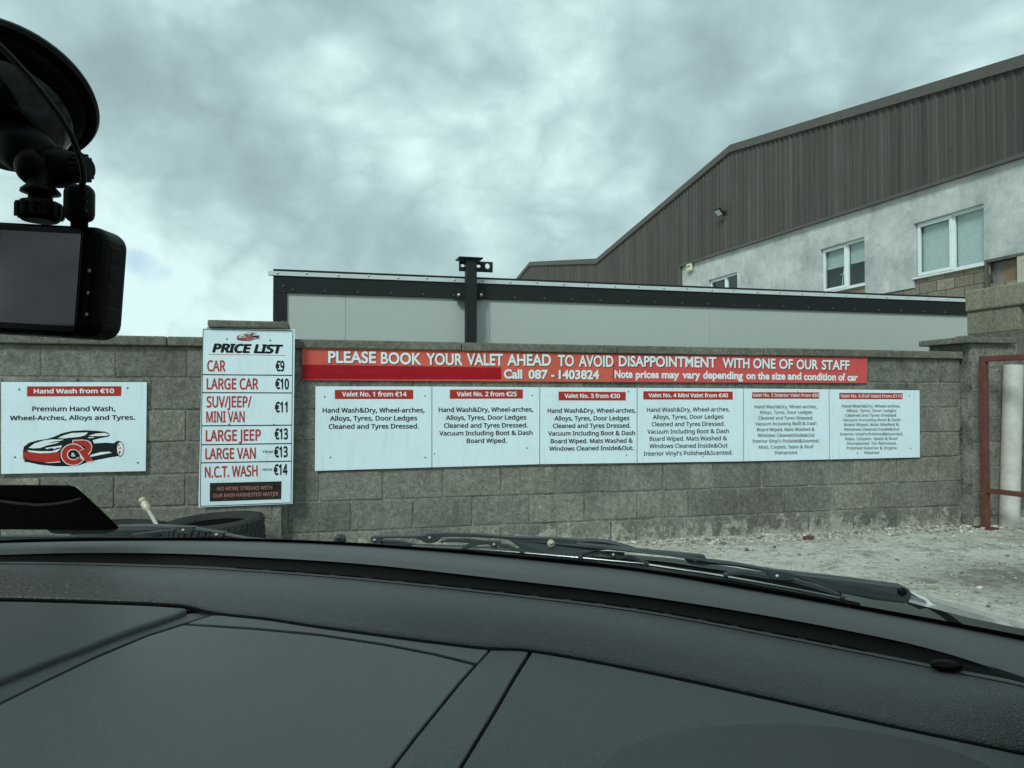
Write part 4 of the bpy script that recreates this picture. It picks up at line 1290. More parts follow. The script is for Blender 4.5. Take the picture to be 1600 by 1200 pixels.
mb = MB()
for s0, s1, z0, z1, _m in win:
    mb.fbox(s1 - .008, s1 + .002, -.22, -.001, z0, z1)
    mb.fbox(s0 - .002, s0 + .008, -.22, -.001, z0, z1)
    mb.fbox(s0 + .008, s1 - .008, -.22, -.001, z1 - .008, z1 + .002)
mb.build('window_reveal', M['render'], wh, uv=fuv)


def window(w, blinds, parent):
    s0, s1, z0, z1, sm = w
    o = -.10
    t = .062
    root = None
    mb = MB()
    # outer frame, mullion and the opening sash on the far side
    mb.fbox(s0, s1, o - .06, o, z0, z0 + t)
    mb.fbox(s0, s1, o - .06, o, z1 - t, z1)
    mb.fbox(s0, s0 + t, o - .06, o, z0 + t, z1 - t)
    mb.fbox(s1 - t, s1, o - .06, o, z0 + t, z1 - t)
    mb.fbox(sm - t / 2, sm + t / 2, o - .06, o, z0 + t, z1 - t)
    fr = mb.build('window', M['upvc'], parent, bevel=.004)
    mb = MB()
    a, c = sm + .012, s1 - .028
    q = .07
    mb.fbox(a, c, o + .001, o + .024, z0 + .03, z0 + .03 + q)
    mb.fbox(a, c, o + .001, o + .024, z1 - .03 - q, z1 - .03)
    mb.fbox(a, a + q, o + .001, o + .024, z0 + .03 + q, z1 - .03 - q)
    mb.fbox(c - q, c, o + .001, o + .024, z0 + .03 + q, z1 - .03 - q)
    mb.build('sash', M['upvc'], fr, bevel=.004)
    mb = MB()
    mb.fbox(s0 + t, sm - t / 2, o - .040, o - .034, z0 + t, z1 - t)
    mb.fbox(sm + t / 2, s1 - t, o - .040, o - .034, z0 + t, z1 - t)
    mb.build('pane', M['winglass'], fr)
    mb = MB()
    mb.fbox(s0 - .02, s1 + .02, o + .0, o + .135, z0 - .035, z0 - .004)
    mb.build('sill', M['upvc'], fr, bevel=.004)
    if blinds:
        mb = MB()
        z = z0 + .08
        while z < z1 - .05:
            if blinds < 1 and z < z0 + (z1 - z0) * (1 - blinds):
                z += .032
                continue
            for aa, cc in ((s0 + .05, sm - .02), (sm + .02, s1 - .05)):
                p = [F(aa, o - .085, z), F(cc, o - .085, z), F(cc, o - .098, z + .024), F(aa, o - .098, z + .024)]
                mb.prism(p, (0, 0, .0015))
            z += .027
        mb.build('blind', M['blind'], fr)
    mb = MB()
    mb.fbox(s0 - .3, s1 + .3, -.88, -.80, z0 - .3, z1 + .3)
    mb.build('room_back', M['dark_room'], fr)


window(win[0], 1.0, wh)
window(win[1], .48, wh)
window(win[2], 0, wh)
# boxed recess with a rusting sheet
RUST_UV = sz(1575, 428)
M['rust_sheet'] = m_rust()
mb = MB()
mb.fbox(n0, n1, -.13, -.10, zlow - .3, nzt)
rc = mb.build('recess_sheet', M['rust_sheet'], wh, uv=fuv)
mb = MB()
mb.fbox(n0 - .12, n1 + .06, -.2, .05, nzt, nzt + .06)
mb.fbox(n1, n1 + .06, -.2, .05, zlow - .3, nzt)
mb.build('recess_frame', M['coping'], rc, bevel=.006, attr=True)
mb = MB()
mb.fbox(n0 - .14, n0, -.22, .045, zlow - .3, nzt)
mb.build('recess_jamb', speck('cream_jamb', (.36, .35, .27), (.5, .48, .38), 6, .85), rc, bevel=.006)

# white ornament standing inside the middle window
so, zo = sz(1305, 446)
zo = win[1][2] + .06
orn = empty('window_ornament', F(so, -.25, zo), 'small white tower ornament standing inside the middle window', 'ornament')
mb = MB()
for ds in (-.07, .07):
    mb.tube([F(so + ds, -.25, zo), F(so + ds * .12, -.25, zo + .42)], [.014, .008], 6)
mb.tube([F(so, -.25, zo + .36), F(so, -.25, zo + .52)], .008, 6)
mb.build('tower', M['upvc'], orn)
mb = MB()
mb.tube([F(so - .13, -.25, zo + .36), F(so + .13, -.25, zo + .36)], .009, 6)
mb.build('cross_bar', M['upvc'], orn)

# floodlight and alarm box fixed to the gable
p = fp(1131, 333, .10)
fl = empty('floodlight', p, 'small black floodlight fixed high on the brown cladding', 'floodlight')
ax_ = (E_, (NF * .75 - Z * .66).normalized(), (Z * .75 + NF * .66).normalized())
mb = MB()
c = p + NF * .16 + Z * .02
mb.box(c, .34, .07, .26, ax_)
h = mb.build('housing', M['black_steel'], fl, bevel=.012)
mb = MB()
mb.box(c + ax_[1] * .037, .27, .006, .19, ax_)
mb.build('lens', pm('lamp_lens', (.45, .48, .46), .15), h)
mb = MB()
mb.tube([p - NF * .05, p + NF * .12], .022, 8)
mb.box(p - NF * .02, .12, .05, .12, (E_, NF, Z))
mb.build('bracket', M['black_steel'], fl)
p = fp(1079.5, 418, .02)
al = empty('alarm_box', p, 'small cream alarm box at the top corner of the rendered wall', 'alarm box')
mb = MB()
mb.box(p + NF * .05, .36, .09, .26, (E_, NF, Z))
h = mb.build('cover', m_paint('cream_plastic', (.66, .62, .45), (.58, .54, .40)), al, bevel=.03, seg=3)
mb = MB()
for q in (-.08, .0, .08):
    mb.box(p + NF * .0965 + Z * .03 + E_ * q, .055, .003, .05, (E_, NF, Z))
mb.build('badge', M['ink'], h)

# ------------------------------------------------------------------ concrete pillar and lintel between the gate pier and the warehouse
UP = 5.15
PP0 = W0 + D * UP
pil = lambda px, py, off=0.: hit(px, py, PP0 + NF * off, NF)
plz = lambda px, py, off=0.: ((pil(px, py, off) - PP0).dot(E_), pil(px, py, off).z)


def pbox(mb, s0, s1, o0, o1, z0, z1, a=.5):
    mb.box(PP0 + E_ * ((s0 + s1) / 2) + NF * ((o0 + o1) / 2) + Z * ((z0 + z1) / 2), abs(s1 - s0), o1 - o0, z1 - z0, (E_, NF, Z), a)


sA, _ = plz(1510.5, 500)
sB, _ = plz(1593, 500)
zs1 = .5 * (plz(1527, 452)[1] + plz(1590, 442)[1])
zs0 = .5 * (plz(1530, 484.5)[1] + plz(1590, 478)[1])
zp0 = .5 * (plz(1515, 523)[1] + plz(1590, 517)[1])
pillar = empty('concrete_pillar', PP0 + E_ * sA, 'rough concrete pillar carrying a heavy lintel behind the gate pier', 'pillar')
mb = MB()
pbox(mb, sB, sA, -.45, 0, zp0, zs0, .6)
mb.build('shaft', M['rough_concrete'], pillar, bevel=.012, attr=True)
mb = MB()
pbox(mb, sB - 1.2, sA, -.45, .025, zs0, zs1, .75)
mb.build('lintel', M['rough_concrete'], pillar, bevel=.018, attr=True)
mb = MB()
pbox(mb, sB - .9, sA + .15, -.45, .01, 0, zp0, .45)
mb.build('base', M['block'], pillar, bevel=.012, attr=True)

# ------------------------------------------------------------------ red steel gate and plastic post
g0 = hit(1540, 826, V((0, 0, 0)), Z)
gd = (V((4.29, 6.44, 0)) - V((4.16, 6.75, 0))).normalized()
gd = V((gd.x * 1.0, gd.y, 0)).normalized()
gate = empty('steel_gate', g0, 'rust red tubular steel gate standing in front of the end pier', 'gate')
zt_g = at_depth(1540, 556.5, g0.y).z
zm_g = at_depth(1540, 766, g0.y).z
gx = gd.cross(Z)
mb = MB()
mb.box(g0 + Z * (zt_g / 2), .056, .056, zt_g, (gd, gx, Z))
post = mb.build('post', M['red_steel'], gate, bevel=.006)
mb = MB()
mb.box(g0 + Z * .008, .17, .12, .014, (gd, gx, Z))
mb.build('base_plate', M['red_steel'], gate, bevel=.003)
for z in (zt_g - .025, zm_g):
    mb = MB()
    mb.box(g0 + gd * (.029 + .75) + Z * z, 1.5, .05, .05 if z > 1 else .042, (gd, gx, Z))
    mb.build('rail', M['red_steel'], gate, bevel=.006)
mb = MB()
mb.box(g0 + gd * 1.56 + Z * (zt_g / 2), .056, .056, zt_g, (gd, gx, Z))
mb.build('post', M['red_steel'], gate, bevel=.006)

p0 = hit(1577, 822, V((0, 0, 0)), Z)
p1 = at_depth(1583.5, 570.5, p0.y + .01)
pr = .5 * 28 / 1200 * p0.y
mb = MB()
ax_ = (p1 - p0)
mb.lathe([(pr, -.02), (pr, ax_.length), (pr * .93, ax_.length), (pr * .93, ax_.length - .25), (.001, ax_.length - .25)], p0, ax_, 36)
pp = mb.build('plastic_post', M['pipe'], origin=p0)
auto_smooth(pp)
tag(pp, 'leaning off-white plastic pipe post beside the red gate', 'post')

# ------------------------------------------------------------------ tyres lying at the wall foot and the lance


def tyre(c, R, w, tilt, label, r_in=.20, group='old tyres lying at the wall foot'):
    c = V(c)
    ax = (Matrix.Rotation(tilt[1], 3, 'Y') @ Matrix.Rotation(tilt[0], 3, 'X') @ Z).normalized()
    h = w / 2
    prof = [(r_in, -h * .72), (r_in + .015, -h * .85), (R * .80, -h * 1.0), (R * .93, -h * .93), (R * .985, -h * .70), (R, -h * .35), (R, h * .35), (R * .985, h * .70), (R * .93, h * .93), (R * .80, h), (r_in + .015, h * .85), (r_in, h * .72), (r_in - .004, h * .60), (r_in + .025, h * .52), (R * .9, h * .45), (R * .9, -h * .45), (r_in + .025, -h * .52), (r_in - .004, -h * .60)]
    mb = MB()
    mb.lathe(prof, c, ax, 56, close=True)
    root = mb.build('tyre', M['tyre'], origin=c - Z * h)
    auto_smooth(root, 50)
    mb = MB()
    x = ax.orthogonal().normalized()
    y = ax.cross(x)
    for k in range(46):
        for hh, ph in ((-.42, 0), (0, .5), (.42, 0)):
            t = 6.2832 * (k + ph) / 46
            rd = x * math.cos(t) + y * math.sin(t)
            tg = ax.cross(rd)
            mb.box(c + rd * (R + .003) + ax * (hh * w * .8), .031 if hh else .034, .012, w * .24, (tg, rd, (ax + tg * (.35 if hh > 0 else -.35)).normalized()))
    mb.build('tread', M['tyre'], root, bevel=.002, seg=1)
    return tag(root, label, 'tyre', group)


tc0 = at_depth(335, 813, 4.86)
tyre((tc0.x, tc0.y, tc0.z - .085), .298, .195, (math.radians(2.5), math.radians(-3.0)), 'black tyre lying flat below the price list, seen from above', .205)
tyre((tc0.x + .03, tc0.y + .02, .085), .298, .17, (0, 0), 'lower black tyre of the stack below the price list', .205)
t2 = at_depth(208, 822, 4.95)
tyre((t2.x - .05, t2.y, t2.z - .095), .300, .19, (math.radians(1), math.radians(4)), 'black tyre half hidden behind the wiper and the permit holder', .20)
tyre((t2.x - .05, t2.y, .070), .300, .14, (0, 0), 'lower black tyre of the stack behind the permit holder', .20)

la = at_depth(221.5, 780, 5.06)
lb = at_depth(246, 822, 4.95)
dr = (lb - la).normalized()
lance = empty('wash_lance', lb, 'thin pale metal lance with a brass end leaning beside the tyres', 'lance')
mb = MB()
mb.tube([la + dr * .10, lb + dr * .35], .0125, 12)
mb.build('tube', m_paint('dull_white_metal', (.50, .50, .44), (.36, .36, .31), .4, 20), lance, smooth=True)
mb = MB()
mb.lathe([(.001, 0), (.022, 0), (.024, .012), (.024, .022), (.017, .026), (.019, .034), (.026, .040), (.026, .085), (.019, .100), (.013, .112), (.001, .112)], la, dr, 16)
o = mb.build('end_fitting', M['brass'], lance)
auto_smooth(o)
# ------------------------------------------------------------------ the car the picture is taken from
car = empty('car', V((-.4, .3, 0)), 'parked silver car seen from its driving seat, dark dashboard and wipers below the windscreen', 'car')
CA = [(-700, 905), (-400, 874), (-150, 855), (0, 848.5), (140, 845.3), (350, 845), (500, 849.5), (650, 859), (760, 868), (870, 879), (1000, 893), (1220, 930), (1480, 977), (1600, 1000), (1900, 1062)]
CB = [(-700, 925), (-400, 890), (-150, 868), (0, 863), (120, 860), (250, 860.5), (350, 864), (560, 876.5), (800, 902), (1000, 926), (1200, 957), (1400, 995), (1500, 1021), (1600, 1055), (1750, 1110), (1900, 1165)]
CC = [(-700, 938), (-400, 902), (-150, 882), (0, 878), (120, 879), (250, 882.5), (350, 886.5), (560, 902), (800, 927), (1000, 952), (1200, 988), (1400, 1027), (1500, 1047), (1600, 1068), (1750, 1118), (1900, 1172)]
CD_ = [(-700, 935), (-400, 933), (0, 935), (150, 939), (290, 946), (330, 956.5), (415, 966), (500, 979), (750, 1011.5), (830, 1016), (1000, 1047), (1200, 1090), (1400, 1135), (1600, 1177), (1900, 1245)]


def smooth(t):
    t = min(1, max(0, t))
    return t * t * (3 - 2 * t)


def drop_at(px, py, drop):
    """point of the sight line that lies this far below the eye"""
    r = ray(px, py)
    return EYE + r * (-drop / r.z)


dA = lambda px: .205 + .02 * smooth((px - 700) / 900)
A3 = lambda px: drop_at(px, spline(CA, px), dA(px))
B3 = lambda px: drop_at(px, spline(CB, px), dA(px) + .003)
C3 = lambda px: at_depth(px, spline(CC, px), B3(px).y - .006)
# lower dash: one tilted plane
LP0, LN = V((0, .845, CAM_Z - .25)), V((0, .06, -1)).normalized() * -1
LN = V((0, -.06, 1)).normalized()
dl = lambda px, py, up=0.: hit(px, py, LP0 + LN * up, LN)
D3 = lambda px: dl(px, spline(CD_, px))

cols = [-700 + 2600 * i / 130 for i in range(131)]
dash = MB()
rowsA = []
for f in (0, .12, .5, .85, 1):
    rowsA.append([A3(x).lerp(B3(x), f) + Z * (.004 * math.sin(math.pi * min(1, f * 1.0)) - (.0035 if f == 1 else 0)) for x in cols])
dash.grid([[p + V((0, .012, -.012)) for p in rowsA[0]]] + rowsA)
shelf = dash.build('dash_shelf', M['dash'], car, smooth=True)
mb = MB()
mb.grid([[B3(x) + V((0, .001, -.0036)) for x in cols], [B3(x).lerp(C3(x), .22) + V((0, .006, -.001)) for x in cols], [B3(x).lerp(C3(x), .85) + V((0, .007, 0)) for x in cols], [C3(x) + V((0, .004, -.001)) for x in cols]])
mb.build('defroster_channel', M['dash_shaded'], car, smooth=True)
# the lip with its row of slots, then the padded roll
mb = MB()
lip = lambda x, f: C3(x) + V((0, -.011 * f, .0012 * math.sin(math.pi * f)))
mb.grid([[lip(x, f) + (Z * -.006 if f == 0 else V((0, 0, 0))) for x in cols] for f in (0, .05, .4, .8, 1)])
mb.build('vent_lip', M['dash_side'], car, smooth=True)
rowsR = []
NR = 16
for i in range(NR + 1):
    f = i / NR
    row = []
    for x in cols:
        a, d = lip(x, 1) + Z * -.001, D3(x)
        w = (a - d).length
        g = f
        zz = a.z + (d.z - a.z) * (f ** 2.0)
        p = a.lerp(d, g)
        p.z = zz + .06 * w * math.sin(math.pi * f) ** 1.0 * (1 - .35 * f)
        row.append(p)
    rowsR.append(row)
rowsR.append([p + V((0, .002, -.006)) for p in rowsR[-1]])
mb = MB()
mb.grid(rowsR)
mb.build('padded_roll', M['dash_roll'], car, smooth=True)
for xa in [372 + 52 * i for i in range(20)]:
    mb = MB()
    xb = xa + 40
    q = []
    for x in (xa, (xa + xb) / 2, xb): q.append(lip(x, .30) + Z * .0014)
    for x in (xb, (xa + xb) / 2, xa): q.append(lip(x, .52) + Z * .0014)
    mb.prism(q, (0, 0, -.0012))
    if xa < 1340: mb.build('vent_slot', M['blackgap'], car)

# lower panels on a black core, with real gaps between them
mb = MB()
mb.grid([[D3(x) + V((0, .03, -.012)) for x in cols], [V((D3(x).x * 1.02, .30, dl(800, 1400).z - .012 - .0)) for x in cols]])
mb.build('dash_core', M['blackgap'], car)


def inset(poly, d):
    n = len(poly)
    ar = sum(poly[i][0] * poly[(i + 1) % n][1] - poly[(i + 1) % n][0] * poly[i][1] for i in range(n))
    sgn = 1 if ar > 0 else -1
    out = []
    for i in range(n):
        p0, p1, p2 = V(poly[i - 1]), V(poly[i]), V(poly[(i + 1) % n])
        e1, e2 = (p1 - p0).normalized(), (p2 - p1).normalized()
        n1, n2 = V((-e1.y, e1.x)) * sgn, V((-e2.y, e2.x)) * sgn
        m = (n1 + n2)
        m = m / max(.35, m.dot(n1))
        out.append(tuple(p1 + m * d))
    return out


def panel(name, poly, mat, up=0., gap=1.2, bev=.0016, th=.012, cut=10, dome=0.):
    """a moulded panel lying in the lower dash: outline, thickness, softened edge, and a slight crown"""
    pl = inset(poly, gap)
    pts = [dl(x, y, up) for x, y in pl]
    mb = MB()
    mb.prism(pts, LN * -th)
    o = mb.build(name, mat, car, bevel=bev, seg=3, angle=50)
    return o


dcurve = lambda a, b, n: [(a + (b - a) * i / n, spline(CD_, a + (b - a) * i / n) + 2.5) for i in range(n + 1)]
panel('side_panel', dcurve(-700, 288, 24) + [(296, 950), (280, 957.5), (250, 968), (200, 984), (150, 1003), (75, 1031), (0, 1060), (-120, 1112), (-300, 1200), (-700, 1400)], M['dash_side'], .004, .9, .0042)
panel('trim_strip', [(303, 957), (330, 960), (287, 973), (230, 991), (150, 1024), (75, 1060), (0, 1097), (-120, 1160), (-300, 1260), (-700, 1480), (-700, 1406), (-300, 1206), (-120, 1116), (0, 1063), (75, 1034), (150, 1006), (200, 987), (250, 971), (280, 961)], M['dash'], -.0035, .3)
airt = [(287, 975.5), (400, 983), (500, 992.5), (600, 1007.5), (680, 1023), (742, 1038.5)]
panel('airbag_cover', airt + [(735, 1046), (715, 1068), (690, 1099), (650, 1148), (616, 1192), (560, 1270), (520, 1330), (20, 1330), (-20, 1230), (-110, 1155), (0, 1099.5), (75, 1062.5), (150, 1027), (230, 993.5)], M['dash_panel'], 0, .75, .0018)
panel('airbag_edge', [(331, 961)] + dcurve(345, 764, 16) + [(745, 1036), (680, 1020.5), (600, 1005), (500, 990), (400, 980.5), (293, 973.5)], M['dash_panel'], 0, .35, .0012)
panel('centre_strip', dcurve(767, 826, 5) + [(800, 1060), (768, 1115), (716, 1200), (640, 1330), (523, 1330), (563, 1270), (620, 1192), (654, 1148), (694, 1099), (719, 1068), (747, 1036.5)], M['dash'], 0, .35, .0014)
hoodl = dcurve(831, 1900, 40)
panel('driver_panel', hoodl + [(1900, 1500), (540, 1500), (644, 1330), (721, 1200), (773, 1115), (805, 1060)], M['dash_side'], .0005, .25, .0018)
mb = MB()  # black strip standing in for the shade inside the seam below the roll
sx_ = [-700 + 2600 * i / 100 for i in range(101)]
mb.grid([[dl(x, spline(CD_, x) - 1.5, .0005) for x in sx_], [dl(x, spline(CD_, x) + 1.9, .0005) for x in sx_]])
mb.build('seam_shade', M['blackgap'], car)
# instrument hood: a shallow smooth dome in front of the driver
hc = dl(1252, 1205, .002)
hx = dl(1570, 1215, .002) - dl(946, 1215, .002)
mb = MB()
rows = []
for i in range(9):
    f = i / 8
    rows.append([hc + V((.142 * (1 - .998 * f ** 1.3) * math.cos(6.2832 * k / 48), 0.092 * (1 - .998 * f ** 1.3) * math.sin(6.2832 * k / 48), -.001 + .009 * math.sin(f * math.pi / 2))) for k in range(49)])
mb.grid(rows)
mb.build('instrument_hood', M['hood'], car, smooth=True)
# light sensor
c = drop_at(1478, 1040, .2365)
mb = MB()
mb.ell(c, .0130, .0085, .0052, (V((.96, -.28, 0)), V((.28, .96, 0)), Z), 24, 12)
sn = mb.build('light_sensor', M['camblack'], car, smooth=True)

# windscreen: from behind the dash edge up over the eye, black band along its foot
BASEW = lambda px: A3(px) + V((0, .016, -.012))
def WS(px, f):
    b = BASEW(px)
    t = V((-.4 + (b.x + .4) * .86, b.y - .90 + .05 * math.cos((px - 400) / 1100), 1.475))
    p = b.lerp(t, f)
    p.z += .025 * math.sin(math.pi * f)
    return p
ww = [-700 + 2600 * i / 64 for i in range(65)]
mb = MB()
mb.grid([[WS(x, f / 12) for x in ww] for f in range(13)])
ws = mb.build('windscreen', M['wind'], car, smooth=True)
mb = MB()
mb.grid([[WS(x, -.012) + V((0, .0, .0016)) for x in ww], [WS(x, .0245) + V((0, -.001, .0016)) for x in ww]])
mb.build('black_band', M['blackgap'], ws)

# cowl below the glass, bonnet in front of it
def bon(x, y):
    d = .1968 + .06 * ((x + .4) / .9) ** 2 + (.22 if y > 1.1 else .10) * (y - 1.1)
    e = max(0, abs(x + .4) - .925)
    return V((x, y, CAM_Z - d - e * e * 40 - e * .4))


A_XY = [(A3(q).x, A3(q).y) for q in range(-700, 1901, 50)]


def byn(x):
    """near edge of the bonnet: stands off the glass by the width of the cowl, which ends short of the pillar"""
    y = spline(A_XY, x)
    return y + .022 + .17 * (1 - smooth((x - .405) / .06)) * smooth((x + 1.3) / .1)


mb = MB()
cw = [-700 + 2145 * i / 80 for i in range(81)]


def cowl(px, f):
    p = BASEW(px) + V((0, 0, -.004))
    q = bon(p.x, byn(p.x)) + V((0, .03, -.012))
    q = p.lerp(q, f)
    q.z -= .010 * math.sin(math.pi * f)
    return q


mb.grid([[cowl(x, f) for x in cw] for f in (0, .2, .4, .6, .8, 1)])
mb.build('cowl', M['cowl'], car, smooth=True)
mb = MB()
xs_ = [-1.40 + 1.99 * i / 60 for i in range(61)]
mb.grid([[bon(x, byn(x) + (2.15 - byn(x)) * f) for x in xs_] for f in (0, .02, .06, .12, .2, .3, .45, .6, .8, 1)])
mb.build('bonnet', M['bonnet'], car, smooth=True)
mb = MB()
mb.grid([[bon(x, 2.15) for x in xs_], [bon(x, 2.15) + V((0, .12, -.10)) for x in xs_], [bon(x, 2.15) + V((0, .16, -.42)) for x in xs_]])
mb.build('front_bumper', M['bonnet'], car, smooth=True)
# torn edge of the scuttle seal at the right end: white flakes over grey plastic
mb = MB()
sg = [at_depth(x, y, .90 - .0010 * (x - 1424)) for x, y in ((1421, 921), (1427, 924), (1437, 931), (1447, 935), (1455, 944), (1462, 946), (1470, 953), (1482, 959), (1494, 967), (1510, 979), (1496, 980), (1478, 967), (1462, 957), (1448, 950), (1436, 952), (1420, 944))]
mb.prism(sg, V((0, .012, 0)))
mb.build('scuttle_end', M['wiper'], car)
mb = MB()
fl_ = [at_depth(x, y, .893 - .0010 * (x - 1424)) for x, y in ((1423, 922.5), (1427, 924.5), (1434, 929), (1439, 931.5), (1446, 934), (1452, 939), (1457, 944), (1462, 946), (1458, 947.5), (1450, 944), (1444, 939.5), (1436, 934), (1428, 929))]
mb.prism(fl_, V((0, .006, 0)))
mb.build('torn_edge', M['upvc'], car)
mb = MB()
fl_ = [at_depth(x, y, .891 - .0010 * (x - 1424)) for x, y in ((1423, 930), (1434, 934), (1445, 938), (1449, 944), (1440, 951), (1430, 949), (1420, 945))]
mb.prism(fl_, V((0, .004, 0)))
mb.build('seal', m_paint('grey_seal', (.16, .18, .18), (.09, .1, .1), .5, 60), car)

# washer jet on the bonnet
c = at_depth(531.5, 843, 1.205)
mb = MB()
mb.ell(c, .0095, .012, .0095, None, 14, 8)
mb.box(c + V((0, -.006, .004)), .006, .012, .006)
mb.build('washer_jet', M['wiper'], car, smooth=True)

# wipers: pressed frames standing on the foot of the glass
WY = lambda px: A3(px).y + .030


def wpx(pts, dy=0.):
    return [at_depth(x, y, WY(x) + dy) for x, y in pts]


def plate(name, pts, mat, parent, dy=0., th=.007, bev=.0008):
    mb = MB()
    mb.prism(wpx(pts, dy), V((0, th, 0)))
    return mb.build(name, M[mat] if isinstance(mat, str) else mat, parent, bevel=bev, seg=2, angle=50)


def rivets(parent, pts, dy, r=.0022, mat='rivet'):
    for x, y in pts:
        mb = MB()
        mb.lathe([(r, 0), (r * .85, .0012), (.0001, .0018)], at_depth(x, y, WY(x) + dy), V((0, -1, .3)), 12)
        mb.build('rivet', M[mat], parent, smooth=True)


def strip(name, top, w, mat, parent, dy=0., th=.004):
    return plate(name, top + [(x, y + w) for x, y in reversed(top)], mat, parent, dy, th, 0)


FR_T = [(579, 839.5), (585, 838), (620, 837.6), (650, 837.5), (664, 836), (667, 833.5), (700, 833), (740, 834), (790, 838), (802, 839), (860, 840.5), (899, 842.5), (900, 849), (930, 851), (985, 857), (1040, 862), (1070, 865), (1102, 868), (1103.5, 874), (1150, 880), (1200, 889), (1240, 895)]
FR_B = [(1240, 907), (1226, 907.5), (1205, 905), (1200, 896), (1190, 893), (1150, 885.5), (1112, 882), (1104, 884), (1097, 884.5), (1078, 881.5), (1068, 872), (1040, 869), (985, 863), (950, 859), (925, 862), (915, 866), (904, 869.5), (860, 866.5), (817, 860), (806, 851), (795, 844), (780, 841.5), (740, 839.8), (700, 839), (690, 840), (684, 846), (676, 848.8), (664, 848), (656, 844), (648, 841.5), (620, 840.8), (600, 841.5), (594, 848), (586, 849.7), (579, 846)]
wip = plate('wiper', FR_T + FR_B, 'wiper', car, 0, .010)
plate('claw', [(593, 848), (602, 844), (625, 845), (642, 848.5), (660, 852.5), (640, 853.5), (610, 850), (596, 850.5)], 'wiper', wip, .004, .006)
plate('claw', [(684, 848), (700, 842), (730, 842), (760, 845), (783, 846.5), (780, 851.5), (776, 856), (768, 855.3), (763, 850.5), (745, 852.5), (725, 857.5), (718, 855), (735, 849), (710, 847.5)], 'wiper', wip, .003, .006)
plate('claw', [(780, 849), (795, 851), (808, 857), (816, 861), (811, 864), (798, 857.5), (780, 855)], 'wiper', wip, .003, .006)
plate('claw', [(908, 868), (925, 861.5), (950, 862), (977, 864), (974, 869), (985, 868.5), (998, 872.5), (1013, 880), (1008, 882), (990, 875), (974, 873), (964, 874), (953, 870.5), (940, 866), (914, 873)], 'wiper', wip, .003, .006)
plate('claw', [(1205, 900), (1170, 893), (1140, 894), (1130, 897), (1132, 900), (1160, 899), (1200, 905), (1240, 911), (1275, 921), (1308, 931), (1314, 928), (1280, 914), (1240, 904)], 'wiper', wip, .003, .006)
ST = [(643, 852.6), (700, 855), (740, 857), (813, 862), (909, 870.6), (1000, 879), (1016, 881.5), (1126, 898), (1240, 918.8), (1311, 933), (1344, 940.2)]
strip('steel_strip', ST, 1.7, 'steel_strip', wip, -.003, .003)
strip('rubber_blade', [(x, y + 2.4) for x, y in ST], 5.2, 'rubber', wip, .001, .004)
strip('rubber_blade', [(x, y + 4.9) for x, y in ST[1:-1]], .9, 'wiper', wip, -.003, .003)
for x, y in ((726, 854.5), (815, 860.5), (907, 869), (1010, 879), (1134, 897.5), (1317, 932)):
    plate('clip', [(x - 3.5, y - 1.5), (x + 3.5, y - .6), (x + 3.8, y + 5), (x - 3.2, y + 4)], 'wiper', wip, -.005, .006)
rivets(wip, [(585, 844), (671.5, 840.5), (772, 851), (958.6, 866.5), (1086.5, 875.5), (1214.5, 900.2)], -.0005)
rivets(wip, [(861.3, 849)], -.0005, .0052, 'brass')
rivets(wip, [(861.3, 849)], -.003, .0024)
# arm with its pivot cap, and the washer hose
ARM = [(1222, 893), (1260, 897.5), (1285, 900), (1350, 907.8), (1392, 913.5), (1412, 916), (1420, 919.5), (1424.5, 926), (1424.8, 934), (1421, 941), (1414, 943.5), (1366, 938), (1324, 929), (1300, 924), (1275, 914.5), (1236, 900)]
plate('arm', ARM, 'wiper', wip, .010, .016, .003)
mb = MB()
mb.ell(at_depth(1410, 924, WY(1410) + .009), .0056, .003, .0042, (V((.97, 0, -.2)), V((0, 1, 0)), V((.2, 0, .97))), 18, 8)
mb.build('pivot_cap', M['camblack'], wip, smooth=True)
mb = MB()
mb.tube([at_depth(x, y, WY(x) + .016) for x, y in ((880, 845), (899, 846), (925, 845.2), (945, 846.5), (962, 850), (978, 854.5), (992, 859))], .0032, 10)
mb.build('hose', M['wiper'], wip, smooth=True)
mb = MB()

F2 = [(120, 829), (150, 824), (187.5, 821), (225, 820), (255, 820.4), (275, 821.8), (303, 823), (306, 825), (330, 829), (350, 831.6), (353, 834), (384, 840.5), (420, 843.5), (384, 844), (349, 838.5), (346, 840.5), (332, 838.6), (327, 833.5), (304, 829), (300, 832.5), (295, 835.2), (277, 834.2), (272, 828.5), (250, 829.5), (206, 836), (170, 841), (120, 843)]
wip2 = plate('wiper', F2, 'wiper', car, 0, .010)
plate('claw', [(206, 835), (250, 828.5), (274, 827), (272, 830), (235, 834), (200, 838.5)], 'rubber', wip2, -.004, .004)
plate('claw', [(304, 825.5), (330, 829.5), (328, 832.5), (300, 829)], 'rubber', wip2, -.004, .004)
plate('bracket', [(275, 822), (303, 823), (301, 829), (296.5, 834.8), (276.5, 834), (274, 828)], 'rubber', wip2, -.003, .004)
plate('bracket', [(328.5, 829.5), (350, 832), (347, 839.8), (331, 838)], 'rubber', wip2, -.003, .004)
rivets(wip2, [(286, 828.6), (338, 835.6)], -.0035, .0024)
plate('blade_foot', [(-60, 838), (60, 836), (160, 838), (300, 841), (420, 844.5), (420, 846), (160, 842), (-60, 844)], 'wiper', wip2, -.002, .004)

